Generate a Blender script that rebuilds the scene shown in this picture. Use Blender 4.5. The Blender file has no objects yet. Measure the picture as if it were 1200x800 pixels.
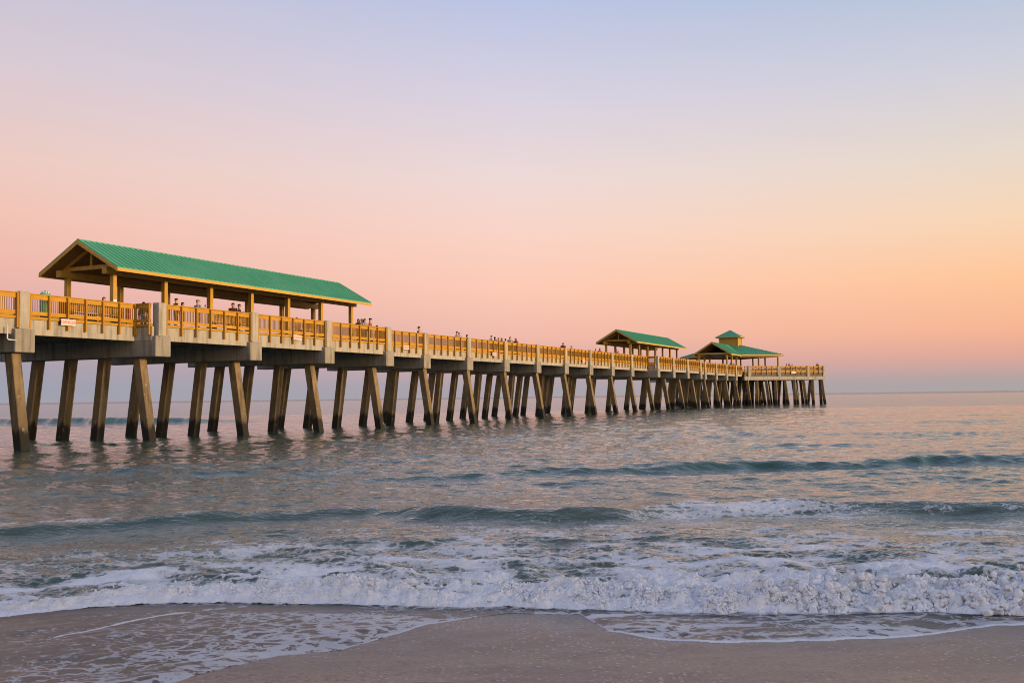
import bpy, bmesh, math, random
import numpy as np
from mathutils import Vector, Matrix

random.seed(7)
RNG = np.random.default_rng(11)
R = math.radians
scene = bpy.context.scene
COL = scene.collection

# ------------------------------------------------------------------ helpers
def lin(r, g, b, a=1.0):
    f = lambda c: (c / 255 / 12.92) if c / 255 <= 0.04045 else ((c / 255 + 0.055) / 1.055) ** 2.4
    return (f(r), f(g), f(b), a)

class MB:
    """collects boxes, prisms and tubes, then links them as ONE mesh object"""
    def __init__(self):
        self.v = []; self.f = []; self.mi = []; self.cur = 0
    def _face(self, idx):
        self.f.append(idx); self.mi.append(self.cur)
    def box(self, x0, x1, y0, y1, z0, z1):
        self.hexa([(x0, y0, z0), (x1, y0, z0), (x1, y1, z0), (x0, y1, z0),
                   (x0, y0, z1), (x1, y0, z1), (x1, y1, z1), (x0, y1, z1)])
        return self
    def hexa(self, p):
        b = len(self.v); self.v += [tuple(q) for q in p]
        for q in ((0, 3, 2, 1), (4, 5, 6, 7), (0, 1, 5, 4), (1, 2, 6, 5), (2, 3, 7, 6), (3, 0, 4, 7)):
            self._face(tuple(b + i for i in q))
        return self
    def prism(self, pts, z0, z1):
        b = len(self.v); n = len(pts)
        self.v += [(x, y, z0) for x, y in pts] + [(x, y, z1) for x, y in pts]
        self._face(tuple(b + i for i in reversed(range(n)))); self._face(tuple(b + n + i for i in range(n)))
        for i in range(n):
            j = (i + 1) % n
            self._face((b + i, b + j, b + n + j, b + n + i))
        return self
    def bar(self, a, c, wx, wy):
        """square-ended bar between two points, section wx by wy (wy along horizontal normal)"""
        a = Vector(a); c = Vector(c); d = (c - a).normalized()
        up = Vector((0, 0, 1)) if abs(d.z) < 0.95 else Vector((1, 0, 0))
        s = d.cross(up).normalized(); t = s.cross(d).normalized()
        q = []
        for e in (a, c):
            for (i, j) in ((-1, -1), (1, -1), (1, 1), (-1, 1)):
                q.append(tuple(e + s * (i * wy / 2) + t * (j * wx / 2)))
        return self.hexa(q)
    def tube(self, pts, rad, n=10, cap=True):
        pts = [Vector(p) for p in pts]
        if not hasattr(rad, '__len__'): rad = [rad] * len(pts)
        b = len(self.v); ref = None
        for i, p in enumerate(pts):
            d = (pts[min(i + 1, len(pts) - 1)] - pts[max(i - 1, 0)]).normalized()
            if ref is None:
                ref = d.orthogonal().normalized()
            s = (ref - d * ref.dot(d)).normalized(); ref = s; t = d.cross(s)
            for k in range(n):
                a = 2 * math.pi * k / n
                self.v.append(tuple(p + (s * math.cos(a) + t * math.sin(a)) * rad[i]))
        for i in range(len(pts) - 1):
            for k in range(n):
                k2 = (k + 1) % n
                self._face((b + i * n + k, b + i * n + k2, b + (i + 1) * n + k2, b + (i + 1) * n + k))
        if cap:
            self._face(tuple(b + k for k in reversed(range(n))))
            self._face(tuple(b + (len(pts) - 1) * n + k for k in range(n)))
        return self
    def lathe(self, prof, n=20, cx=0, cy=0):
        b = len(self.v)
        for r, z in prof:
            for k in range(n):
                a = 2 * math.pi * k / n
                self.v.append((cx + r * math.cos(a), cy + r * math.sin(a), z))
        for i in range(len(prof) - 1):
            for k in range(n):
                k2 = (k + 1) % n
                self._face((b + i * n + k, b + i * n + k2, b + (i + 1) * n + k2, b + (i + 1) * n + k))
        self._face(tuple(b + k for k in reversed(range(n))))
        self._face(tuple(b + (len(prof) - 1) * n + k for k in range(n)))
        return self
    def ellipsoid(self, c, r, n=10, m=7, zmin=-1.0):
        b = len(self.v); rows = []
        for i in range(m + 1):
            th = math.pi * i / m
            zz = max(math.cos(th), zmin)
            rr = math.sin(th)
            rows.append([(c[0] + r[0] * rr * math.cos(2 * math.pi * k / n), c[1] + r[1] * rr * math.sin(2 * math.pi * k / n), c[2] + r[2] * zz) for k in range(n)])
        for row in rows: self.v += row
        for i in range(m):
            for k in range(n):
                k2 = (k + 1) % n
                self._face((b + i * n + k, b + (i + 1) * n + k, b + (i + 1) * n + k2, b + i * n + k2))
        return self
    def mesh(self, name, mats, bevel=0.0, smooth=False):
        me = bpy.data.meshes.new(name)
        me.from_pydata(self.v, [], self.f)
        if not isinstance(mats, (list, tuple)): mats = [mats]
        for m in mats: me.materials.append(m)
        if any(self.mi): me.polygons.foreach_set('material_index', self.mi)
        if bevel > 0:
            bm = bmesh.new(); bm.from_mesh(me)
            bmesh.ops.bevel(bm, geom=list(bm.edges), offset=bevel, segments=1, affect='EDGES', clamp_overlap=True)
            bm.to_mesh(me); bm.free()
        if smooth: me.polygons.foreach_set('use_smooth', [True] * len(me.polygons))
        me.update()
        return me
    def build(self, name, mats, parent=None, bevel=0.0, smooth=False):
        return link(name, self.mesh(name, mats, bevel, smooth), parent)

def link(name, me, parent=None, loc=(0, 0, 0), rz=0.0):
    o = bpy.data.objects.new(name, me); COL.objects.link(o)
    if parent: o.parent = parent
    o.location = loc; o.rotation_euler = (0, 0, rz)
    return o

def tag(o, label=None, cat=None, group=None, kind=None):
    if label: o['label'] = label
    if cat: o['category'] = cat
    if group: o['group'] = group
    if kind: o['kind'] = kind
    return o

def thing(name, loc, rz, label, cat, group=None):
    o = bpy.data.objects.new(name, None); COL.objects.link(o)
    o.empty_display_size = 0.3
    o.location = loc; o.rotation_euler = (0, 0, rz)
    return tag(o, label, cat, group)

# ------------------------------------------------------------------ materials
def new_mat(name):
    m = bpy.data.materials.new(name); m.use_nodes = True
    nt = m.node_tree; nt.nodes.clear()
    return m, nt

def N(nt, t, **kw):
    n = nt.nodes.new(t)
    for k, v in kw.items():
        if k.startswith('i_'):
            n.inputs[k[2:].replace('_', ' ')].default_value = v
        else:
            setattr(n, k, v)
    return n

def math_n(nt, op, a, b=None, clamp=False):
    n = nt.nodes.new('ShaderNodeMath'); n.operation = op; n.use_clamp = clamp
    for i, q in enumerate((a, b)):
        if q is None: continue
        if isinstance(q, (int, float)): n.inputs[i].default_value = q
        else: nt.links.new(q, n.inputs[i])
    return n.outputs[0]

def mapr(nt, val, a, b, c=0.0, d=1.0, smooth=True):
    n = nt.nodes.new('ShaderNodeMapRange'); n.interpolation_type = 'SMOOTHSTEP' if smooth else 'LINEAR'
    n.clamp = True
    nt.links.new(val, n.inputs['Value'])
    for k, q in zip(('From Min', 'From Max', 'To Min', 'To Max'), (a, b, c, d)):
        if isinstance(q, (int, float)): n.inputs[k].default_value = q
        else: nt.links.new(q, n.inputs[k])
    return n.outputs[0]

def mixc(nt, fac, a, b, blend='MIX'):
    n = nt.nodes.new('ShaderNodeMix'); n.data_type = 'RGBA'; n.blend_type = blend
    if isinstance(fac, (int, float)): n.inputs[0].default_value = fac
    else: nt.links.new(fac, n.inputs[0])
    for q, i in ((a, 6), (b, 7)):
        if isinstance(q, tuple): n.inputs[i].default_value = q if len(q) == 4 else q + (1,)
        else: nt.links.new(q, n.inputs[i])
    return n.outputs[2]

def noise(nt, vec, scale, detail=4.0, rough=0.55, dist=0.0):
    n = N(nt, 'ShaderNodeTexNoise'); n.inputs['Scale'].default_value = scale
    n.inputs['Detail'].default_value = detail; n.inputs['Roughness'].default_value = rough
    n.inputs['Distortion'].default_value = dist
    if vec is not None: nt.links.new(vec, n.inputs['Vector'])
    return n.outputs['Fac']

def world_pos(nt):
    return N(nt, 'ShaderNodeNewGeometry').outputs['Position']

def scaled(nt, vec, sx, sy, sz, rz=0.0):
    n = N(nt, 'ShaderNodeMapping'); n.inputs['Scale'].default_value = (sx, sy, sz)
    n.inputs['Rotation'].default_value = (0, 0, rz)
    nt.links.new(vec, n.inputs['Vector']); return n.outputs[0]

def finish(nt, base, rough=0.7, bump=None, bump_d=0.01, spec=0.4, metallic=0.0):
    p = N(nt, 'ShaderNodeBsdfPrincipled')
    if isinstance(base, tuple): p.inputs['Base Color'].default_value = base if len(base) == 4 else base + (1,)
    else: nt.links.new(base, p.inputs['Base Color'])
    if isinstance(rough, (int, float)): p.inputs['Roughness'].default_value = rough
    else: nt.links.new(rough, p.inputs['Roughness'])
    p.inputs['Specular IOR Level'].default_value = spec
    p.inputs['Metallic'].default_value = metallic
    if bump is not None:
        b = N(nt, 'ShaderNodeBump'); b.inputs['Strength'].default_value = 1.0; b.inputs['Distance'].default_value = bump_d
        nt.links.new(bump, b.inputs['Height']); nt.links.new(b.outputs[0], p.inputs['Normal'])
    o = N(nt, 'ShaderNodeOutputMaterial'); nt.links.new(p.outputs[0], o.inputs[0])
    return p

def concrete(name, base, stain, streak=0.5, tide=False):
    m, nt = new_mat(name)
    pos = world_pos(nt)
    n1 = noise(nt, pos, 0.9, 5, 0.6)
    n2 = noise(nt, scaled(nt, pos, 3.2, 3.2, 0.35), 1.0, 5, 0.6)
    n3 = noise(nt, pos, 14, 4, 0.7)
    c = mixc(nt, mapr(nt, n1, 0.35, 0.7, 0, 0.6), base, stain)
    c = mixc(nt, mapr(nt, n2, 0.46, 0.68, 0, streak), c, tuple(q * 0.55 for q in stain[:3]))
    c = mixc(nt, mapr(nt, n3, 0.3, 0.8, 0, 0.35), c, tuple(min(1, q * 1.25) for q in base[:3]))
    if tide:
        z = N(nt, 'ShaderNodeSeparateXYZ'); nt.links.new(pos, z.inputs[0])
        zz = math_n(nt, 'ADD', z.outputs[2], math_n(nt, 'MULTIPLY', math_n(nt, 'SUBTRACT', n2, 0.5), 1.6))
        wet = mapr(nt, zz, 0.7, 1.15, 1, 0)
        mid = mapr(nt, zz, 1.2, 3.4, 0.65, 0)
        c = mixc(nt, mid, c, (0.125, 0.095, 0.055))
        c = mixc(nt, wet, c, (0.020, 0.018, 0.014))
        patch = mapr(nt, noise(nt, pos, 2.4, 4, 0.6), 0.66, 0.7, 0, 0.5)
        c = mixc(nt, patch, c, (0.34, 0.31, 0.27))
    finish(nt, c, 0.85, n3, 0.02, 0.25)
    return m

def wood(name, base, dark, along='X', sc=1.0):
    m, nt = new_mat(name)
    tc = N(nt, 'ShaderNodeTexCoord').outputs['Object']
    s = {'X': (0.6, 9, 9), 'Y': (9, 0.6, 9), 'Z': (9, 9, 0.6)}[along]
    g = noise(nt, scaled(nt, tc, *[q * sc for q in s]), 1.0, 5, 0.6, 0.4)
    oi = N(nt, 'ShaderNodeObjectInfo').outputs['Random']
    big = noise(nt, world_pos(nt), 1.9, 4, 0.6)
    c = mixc(nt, mapr(nt, g, 0.32, 0.72), base, dark)
    c = mixc(nt, mapr(nt, big, 0.40, 0.66, 0, 0.65), c, tuple(q * 0.66 for q in base[:3]))
    c = mixc(nt, math_n(nt, 'MULTIPLY', oi, 0.5), c, tuple(q * 0.7 for q in base[:3]))
    finish(nt, c, 0.62, g, 0.006, 0.3)
    return m

def plain(name, col, rough=0.6, var=0.25, sc=8.0, spec=0.3):
    m, nt = new_mat(name)
    tc = N(nt, 'ShaderNodeTexCoord').outputs['Object']
    g = noise(nt, tc, sc, 4, 0.6)
    c = mixc(nt, mapr(nt, g, 0.3, 0.75, 0, 1), col, tuple(q * (1 - var) for q in col[:3]))
    finish(nt, c, rough, g, 0.003, spec)
    return m

M = {}
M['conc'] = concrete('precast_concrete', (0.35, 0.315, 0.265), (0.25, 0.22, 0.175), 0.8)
M['cap'] = concrete('pile_cap_concrete', (0.26, 0.235, 0.195), (0.18, 0.16, 0.13), 0.75)  # darker copy of the precast tone, shade of the cap sides included
M['conc_dark'] = concrete('weathered_shaded_concrete', (0.13, 0.115, 0.10), (0.085, 0.075, 0.06), 0.6)  # under-deck shade put into the deck's dark tone; head edge beams are weathered
M['pile'] = concrete('pile_concrete', (0.225, 0.16, 0.088), (0.09, 0.066, 0.038), 0.85, tide=True)
M['rail'] = wood('honey_pine_rail', (0.50, 0.255, 0.018), (0.36, 0.17, 0.011), 'X')
M['railz'] = wood('honey_pine_upright', (0.42, 0.205, 0.016), (0.28, 0.13, 0.010), 'Z')
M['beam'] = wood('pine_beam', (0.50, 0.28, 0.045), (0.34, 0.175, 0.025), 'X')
M['post'] = wood('pine_post', (0.52, 0.30, 0.045), (0.36, 0.19, 0.025), 'Z')
M['board'] = wood('pine_trim_board', (0.58, 0.33, 0.065), (0.44, 0.23, 0.04), 'X')
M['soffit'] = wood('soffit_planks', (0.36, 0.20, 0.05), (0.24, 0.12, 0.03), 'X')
def roof_mat():
    m, nt = new_mat('green_painted_metal')
    pos = world_pos(nt)
    g = noise(nt, pos, 0.5, 5, 0.65); h = noise(nt, scaled(nt, pos, 3, 3, 0.8), 1.0, 5, 0.65)
    c = mixc(nt, mapr(nt, g, 0.3, 0.7), (0.058, 0.28, 0.155), (0.078, 0.32, 0.19))
    c = mixc(nt, mapr(nt, h, 0.5, 0.8, 0, 0.45), c, (0.12, 0.32, 0.21))
    finish(nt, c, 0.5, h, 0.004, 0.3)
    return m
M['roof'] = roof_mat()
M['white'] = plain('painted_sign_board', (0.62, 0.47, 0.45), 0.5, 0.06)
M['red'] = plain('red_paint', (0.55, 0.05, 0.03), 0.5, 0.15)
M['orange_red'] = plain('orange_red_paint', (0.52, 0.10, 0.03), 0.5, 0.2)
M['teal'] = plain('teal_plastic', (0.05, 0.30, 0.24), 0.4, 0.2)
M['pale_teal'] = plain('pale_plastic', (0.55, 0.66, 0.62), 0.4, 0.1)
M['green'] = plain('green_plastic', (0.05, 0.22, 0.10), 0.45, 0.2)
M['black'] = plain('dark_metal', (0.02, 0.02, 0.022), 0.5, 0.2)
M['pvc'] = plain('white_pvc', (0.50, 0.49, 0.48), 0.4, 0.08)
M['paper'] = plain('pale_paper', (0.62, 0.68, 0.74), 0.6, 0.08)

# ------------------------------------------------------------------ camera
CAM_Z, F, PITCH, ROLL = 2.3, 1200.0, math.atan(64.5 / 1200), 0.0125
cam_d = bpy.data.cameras.new('camera'); cam = bpy.data.objects.new('camera', cam_d); COL.objects.link(cam)
cam_d.sensor_width = 36; cam_d.lens = 36; cam_d.sensor_fit = 'HORIZONTAL'
cam_d.clip_start = 0.05; cam_d.clip_end = 40000
cam.matrix_world = Matrix.Translation((0, 0, CAM_Z)) @ Matrix.Rotation(R(90) + PITCH, 4, 'X') @ Matrix.Rotation(-ROLL, 4, 'Z')
scene.camera = cam

def ground(px, py, z=0.0):
    """where a line of sight through photo pixel (px, py) meets height z: only used to survey the shore line"""
    cx, cy = px - 600, py - 400
    x = cx * math.cos(ROLL) - cy * math.sin(ROLL); y = cx * math.sin(ROLL) + cy * math.cos(ROLL)
    d = Vector((x, F * math.cos(PITCH) + y * math.sin(PITCH), F * math.sin(PITCH) - y * math.cos(PITCH)))
    t = (z - CAM_Z) / d.z
    return d.x * t, d.y * t

# ------------------------------------------------------------------ pier frame
TH = math.atan(550 / 1200)
U = Vector((math.sin(TH), math.cos(TH), 0)); V = Vector((-math.cos(TH), math.sin(TH), 0))
O = Vector((-25.6, 53.7, 0)); PHI = math.pi / 2 - TH
BAY = 8.58
def P(s, v, z=0.0):
    q = O + U * s + V * v
    return Vector((q.x, q.y, z))
def s_at(px, v):
    """distance along the pier seen at photo column px on the line v"""
    t = (px - 600) / F
    x0, y0 = O.x + V.x * v, O.y + V.y * v
    return (t * y0 - x0) / (U.x - t * U.y)

DECK, RTOP, CAPB, CAPT, FB, FT = 6.9, 8.1, 4.93, 6.16, 5.88, 6.72
PW = 10.4                                        # deck width of the plain stretches
WIDE = 1.33
def is_wide(i): return 1 <= i <= 4 or 13 <= i <= 16
I0, I1 = -2, 20

pier = thing('fishing_pier', P(0, 0, 0), PHI, 'long concrete fishing pier running out to sea on slanting square piles', 'pier')
def lean_pile(mb, s, v, zt, ds, dv, w=0.29, zb=-2.5):
    """square battered pile; ds, dv: horizontal travel per metre of depth"""
    p = []
    for z in (zb, zt):
        k = zt - z
        for a, b in ((-w, -w), (w, -w), (w, w), (-w, w)):
            p.append((s + ds * k + a, v + dv * k + b, z))
    mb.hexa(p)

for i in range(I0, I1 + 1):
    s = i * BAY; e = WIDE if is_wide(i) else 0.0
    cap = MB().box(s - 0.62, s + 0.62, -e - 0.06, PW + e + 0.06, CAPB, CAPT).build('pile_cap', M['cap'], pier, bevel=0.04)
    pv = (0.5, 3.3, 6.15, 9.0)
    pd = (-0.165, 0.115, 0.14, 0.15)
    if i == 0: pv = (0.85, 3.3, 6.15, 9.0)
    for k in range(4):
        mb = MB(); j = random.uniform(-0.012, 0.012)
        lean_pile(mb, s + random.uniform(-.05, .05), pv[k], CAPB + 0.02, j - 0.012 * (k in (1, 2)), pd[k] + random.uniform(-.008, .008))
        mb.build('pile', M['pile'], cap, bevel=0.03)
    for v0, v1 in ((-e, -e + 0.5), (PW + e - 0.5, PW + e)):
        MB().box(s - 0.32, s + 0.32, v0, v1, CAPT - 0.01, RTOP + 0.05).build('pillar', M['conc'], pier, bevel=0.03)

# precast double-tee deck spans
for i in range(I0, I1 + 1):
    a = i * BAY; b = min((i + 1) * BAY, 178.2)
    wide = is_wide(i) and is_wide(i + 1)
    e = WIDE if wide else 0.0
    sa = a + 0.002; sb = b - 0.002
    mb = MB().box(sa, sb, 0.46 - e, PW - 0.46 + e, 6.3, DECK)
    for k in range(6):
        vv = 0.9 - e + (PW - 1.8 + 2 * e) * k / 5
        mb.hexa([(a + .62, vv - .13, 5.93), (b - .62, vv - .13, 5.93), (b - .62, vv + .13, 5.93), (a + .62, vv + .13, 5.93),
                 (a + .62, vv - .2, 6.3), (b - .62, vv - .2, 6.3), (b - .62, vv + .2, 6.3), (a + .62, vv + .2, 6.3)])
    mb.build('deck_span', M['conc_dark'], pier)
    # edge beams that carry the railings
    s0 = a + 0.32; s1 = b - 0.32
    if i in (0, 12): s1 = b - 0.66
    if i in (4, 16): s0 = a + 0.66
    if i == I1: s1 = 177.6
    for side in (0, 1):
        v0, v1 = (0.24 - e, 0.455 - e) if side == 0 else (PW - 0.455 + e, PW - 0.24 + e)
        MB().box(s0, s1, v0, v1, FB, FT).build('edge_beam', M['conc'], pier, bevel=0.02)
for i, sgn in ((1, -1), (4, 1), (13, -1), (16, 1)):          # short returns where the deck widens
    s = i * BAY + sgn * 0.64
    for v0, v1 in ((-WIDE + 0.24, 0.239), (PW - 0.239, PW + WIDE - 0.24)):
        MB().box(min(s, s - sgn * .2), max(s, s - sgn * .2), v0, v1, FB + 0.003, FT - 0.003).build('edge_beam', M['conc'], pier, bevel=0.02)
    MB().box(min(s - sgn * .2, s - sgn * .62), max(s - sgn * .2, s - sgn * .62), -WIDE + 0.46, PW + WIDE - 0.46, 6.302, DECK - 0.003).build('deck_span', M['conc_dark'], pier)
sp = s_at(8, -0.05)
MB().tube([(sp, -0.02, 6.25), (sp, -0.02, 5.62), (sp + 0.05, -0.03, 5.56), (sp + 0.55, -0.03, 5.55)], 0.04, 10).build('drain_pipe', M['pvc'], pier, smooth=True)

# ------------------------------------------------------------------ pier head (square turned 45 degrees)
HC, HV, HD = 192.65, 5.2, 19.85
head = thing('pier_head', P(HC, HV, 0), PHI, 'square concrete platform at the seaward end of the pier on many piles', 'pier')
hp = [(178.0 - HC, 0.0 - HV), (0, -HD), (HD, 0), (0, HD), (178.0 - HC, 10.4 - HV)]
def inset(pts, d):
    out = []
    n = len(pts)
    for i in range(n):
        p0, p1, p2 = Vector(pts[i - 1]), Vector(pts[i]), Vector(pts[(i + 1) % n])
        d1 = (p1 - p0).normalized(); d2 = (p2 - p1).normalized()
        n1 = Vector((-d1.y, d1.x)); n2 = Vector((-d2.y, d2.x))
        m = (n1 + n2) / (1 + n1.dot(n2))
        out.append(tuple(p1 + m * d))
    return out
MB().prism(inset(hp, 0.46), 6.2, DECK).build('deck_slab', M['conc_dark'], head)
EDG = []
for k in range(4):
    a, b = Vector(hp[k]), Vector(hp[k + 1]); EDG.append((a, b))
    d = (b - a).normalized(); nrm = Vector((-d.y, d.x))
    def ring(o0, o1, z0, z1, e0=0.0, e1=0.0):
        q = [a + d * e0 + nrm * o0, b - d * e1 + nrm * o0, b - d * e1 + nrm * o1, a + d * e0 + nrm * o1]
        return [(p.x, p.y, z0) for p in q] + [(p.x, p.y, z1) for p in q]
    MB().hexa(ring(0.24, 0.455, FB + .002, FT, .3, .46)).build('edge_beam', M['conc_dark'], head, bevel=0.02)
    MB().hexa(ring(-0.05, 0.95, 5.12, FB, .25, .9 if k % 2 == 0 else .2)).build('cap_beam', M['conc'], head, bevel=0.03)
    L = (b - a).length
    es = (1.6, 9.0, 16.4) if k in (0,) else ((0.4, 7.2, 14.2, 21.2) if k in (1, 2) else (0.4, 6.4, 13.2))
    for e in es:
        q = a + d * e
        pts = [q - d * .32, q + d * .32, q + d * .32 + nrm * .5, q - d * .32 + nrm * .5]
        MB().prism([(p.x, p.y) for p in pts], FB - .01, RTOP + .05).build('pillar', M['conc'], head, bevel=0.03)
npile = 0
for sx in np.arange(-13.0, 17.1, 4.3):
    for k, vy in enumerate(np.arange(-17, 17.2, 3.4)):
        if abs(sx) + abs(vy) > HD - 1.6: continue
        if sx < -10 and abs(vy) > 8: continue
        mb = MB(); sgn = -1 if k % 2 else 1
        lean_pile(mb, sx + random.uniform(-.4, .4), vy + random.uniform(-.3, .3), 6.22, random.choice((-.06, .0, .05)), sgn * random.choice((0.10, 0.13, 0.05)))
        mb.build('pile', M['pile'], head, bevel=0.03); npile += 1
# edge piles under the cap beam
for k in (0, 1):
    a, b = EDG[k]; d = (b - a).normalized(); nrm = Vector((-d.y, d.x)); L = (b - a).length
    n = 9
    for j in range(n):
        q = a + d * (1.2 + (L - 1.8) * j / (n - 1)) + nrm * 0.5
        mb = MB(); sg = 1 if j % 2 else -1
        lean_pile(mb, q.x, q.y, 5.14, -d.x * .06 * sg + nrm.x * -.02, -d.y * .06 * sg - nrm.y * .02 - 0.05)
        mb.build('pile', M['pile'], head, bevel=0.03)

# ------------------------------------------------------------------ railings
RAIL_CACHE = {}
def rail_meshes(L):
    key = round(L, 2)
    if key in RAIL_CACHE: return RAIL_CACHE[key]
    d = {}
    d['top_rail'] = MB().box(0, L, -0.13, 0.09, 8.055, RTOP).box(0, L, -0.06, -0.02, 7.80, 8.054).mesh('top_rail', M['rail'])
    d['lower_rail'] = MB().box(0, L, -0.06, -0.02, 6.95, 7.15).mesh('lower_rail', M['rail'])
    d['sill_board'] = MB().box(0, L, -0.075, 0.10, FT + .003, 6.85).mesh('sill_board', M['rail'])
    mb = MB(); n = int(L / 0.135)
    for i in range(n):
        x = (i + 0.5) * L / n
        mb.box(x - 0.019, x + 0.019, -0.055, -0.018, 7.151, 7.799)
    d['balusters'] = mb.mesh('balusters', M['railz'])
    np_ = max(2, int(round(L / 1.26)) + 1)
    d['post'] = MB().box(-0.05, 0.05, -0.20, -0.062, 6.22, 8.053).mesh('post', M['railz'], bevel=0.008)
    d['xs'] = [0.07 + (L - 0.14) * i / (np_ - 1) for i in range(np_)]
    RAIL_CACHE[key] = d
    return d
RAILS = {}
def railing(s0, v0, ang, L, label, group):
    r = thing('railing', P(s0, v0, 0), PHI + ang, label, 'railing', group)
    d = rail_meshes(L)
    for k in ('top_rail', 'lower_rail', 'sill_board', 'balusters'):
        link(k, d[k], r)
    for x in d['xs']:
        link('post', d['post'], r, (x, 0, 0))
    return r
ORD = ['first', 'second', 'third', 'fourth', 'fifth', 'sixth', 'seventh', 'eighth', 'ninth', 'tenth', 'eleventh', 'twelfth',
       'thirteenth', 'fourteenth', 'fifteenth', 'sixteenth', 'seventeenth', 'eighteenth', 'nineteenth', 'twentieth', 'twenty-first', 'twenty-second', 'twenty-third', 'twenty-fourth']
def bay_note(i):
    if i == 0: return 'holding the red and white sign'
    if i in (1, 2, 3): return 'under the long nearest green roof'
    if 4 <= i <= 11: return 'on the open stretch between shelters'
    if i == 12: return 'ending at the step below the middle shelter'
    if i in (13, 14, 15): return 'under the middle green roof'
    return 'before the cupola pavilion'
GR1, GR2 = 'wooden railings along the beach side of the pier', 'wooden railings along the far side of the pier'
for i in range(I0, I1 + 1):
    a, b = i * BAY, min((i + 1) * BAY, 178.0)
    e = WIDE if (is_wide(i) and is_wide(i + 1)) else 0.0
    s0, s1 = a + 0.325, b - 0.325
    if i in (0, 12): s1 = b - 0.665
    if i in (4, 16): s0 = a + 0.665
    if i == I1: s1 = 177.55
    if i == -1: lab = 'leftmost slatted pine railing, cut off by the left edge of the photo'
    elif i == -2: lab = 'slatted pine railing on the landward bay beyond the left edge'
    else: lab = 'pine railing, %s full bay from the left, %s' % (ORD[i], bay_note(i))
    if i > -2: railing(s0, 0.24 - e, 0, s1 - s0, lab, GR1)
    lab2 = 'far side slatted pine railing across the deck from %s' % ('the leftmost railing' if i == -1 else 'the landward end' if i == -2 else 'the %s full bay' % ORD[i])
    if i > -2: railing(s1, PW - 0.24 + e, math.pi, s1 - s0, lab2, GR2)
for i, sgn, nm in ((1, -1, 'nearest shelter'), (4, 1, 'nearest shelter'), (13, -1, 'middle shelter'), (16, 1, 'middle shelter')):
    s = i * BAY + sgn * 0.64
    Lr = WIDE - 0.1
    w = 'landward' if sgn < 0 else 'seaward'
    if sgn < 0:
        railing(s, 0.17, -math.pi / 2, Lr, 'short cross railing on the step at the landward end of the %s, beach side' % nm, 'short cross railings where the pier widens')
        railing(s, PW + WIDE - 0.31, -math.pi / 2, Lr, 'short cross railing on the step at the landward end of the %s, far side' % nm, 'short cross railings where the pier widens')
    else:
        railing(s, 0.17 - Lr, math.pi / 2, Lr, 'short cross railing on the step at the seaward end of the %s, beach side' % nm, 'short cross railings where the pier widens')
        railing(s, PW - 0.17, math.pi / 2, Lr, 'short cross railing on the step at the seaward end of the %s, far side' % nm, 'short cross railings where the pier widens')
side_nm = ['beach side edge', 'right hand sea side edge', 'far sea side edge', 'far landward edge']
for k in range(4):
    a, b = EDG[k]; d = (b - a).normalized(); nrm = Vector((-d.y, d.x)); L = (b - a).length
    es = [0.4] + {0: [1.6, 9.0, 16.4], 1: [0.4, 7.2, 14.2, 21.2], 2: [0.4, 7.2, 14.2, 21.2], 3: [0.4, 6.4, 13.2]}[k] + [L]
    idx = 0
    for j in range(len(es) - 1):
        e0, e1 = es[j] + (0.33 if j > 0 else 0.0), es[j + 1] - (0.33 if j < len(es) - 2 else 0.3)
        if e1 - e0 < 0.7: continue
        q = a + d * e0 + nrm * 0.24
        railing(HC + q.x, HV + q.y, math.atan2(d.y, d.x), e1 - e0,
                'slatted pine railing on the end platform, %s, %s section' % (side_nm[k], ORD[idx]), 'wooden railings round the end platform')
        idx += 1

# ------------------------------------------------------------------ shelters
def slope_ribs(mb, p_eave, p_ridge, along, length, step=0.46, h=0.055, w=0.035):
    pe, pr, al = Vector(p_eave), Vector(p_ridge), Vector(along).normalized()
    sl = (pr - pe).normalized(); nn = sl.cross(al).normalized()
    if nn.z < 0: nn = -nn
    n = int(length / step)
    for i in range(n + 1):
        o = al * (0.03 + (length - 0.06) * i / n)
        q = []
        for base in (pe + o, pr + o):
            q += [base - al * w + nn * 0.002, base + al * w + nn * 0.002, base + al * w * 0.5 + nn * h, base - al * w * 0.5 + nn * h]
        mb.hexa(q)

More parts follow.
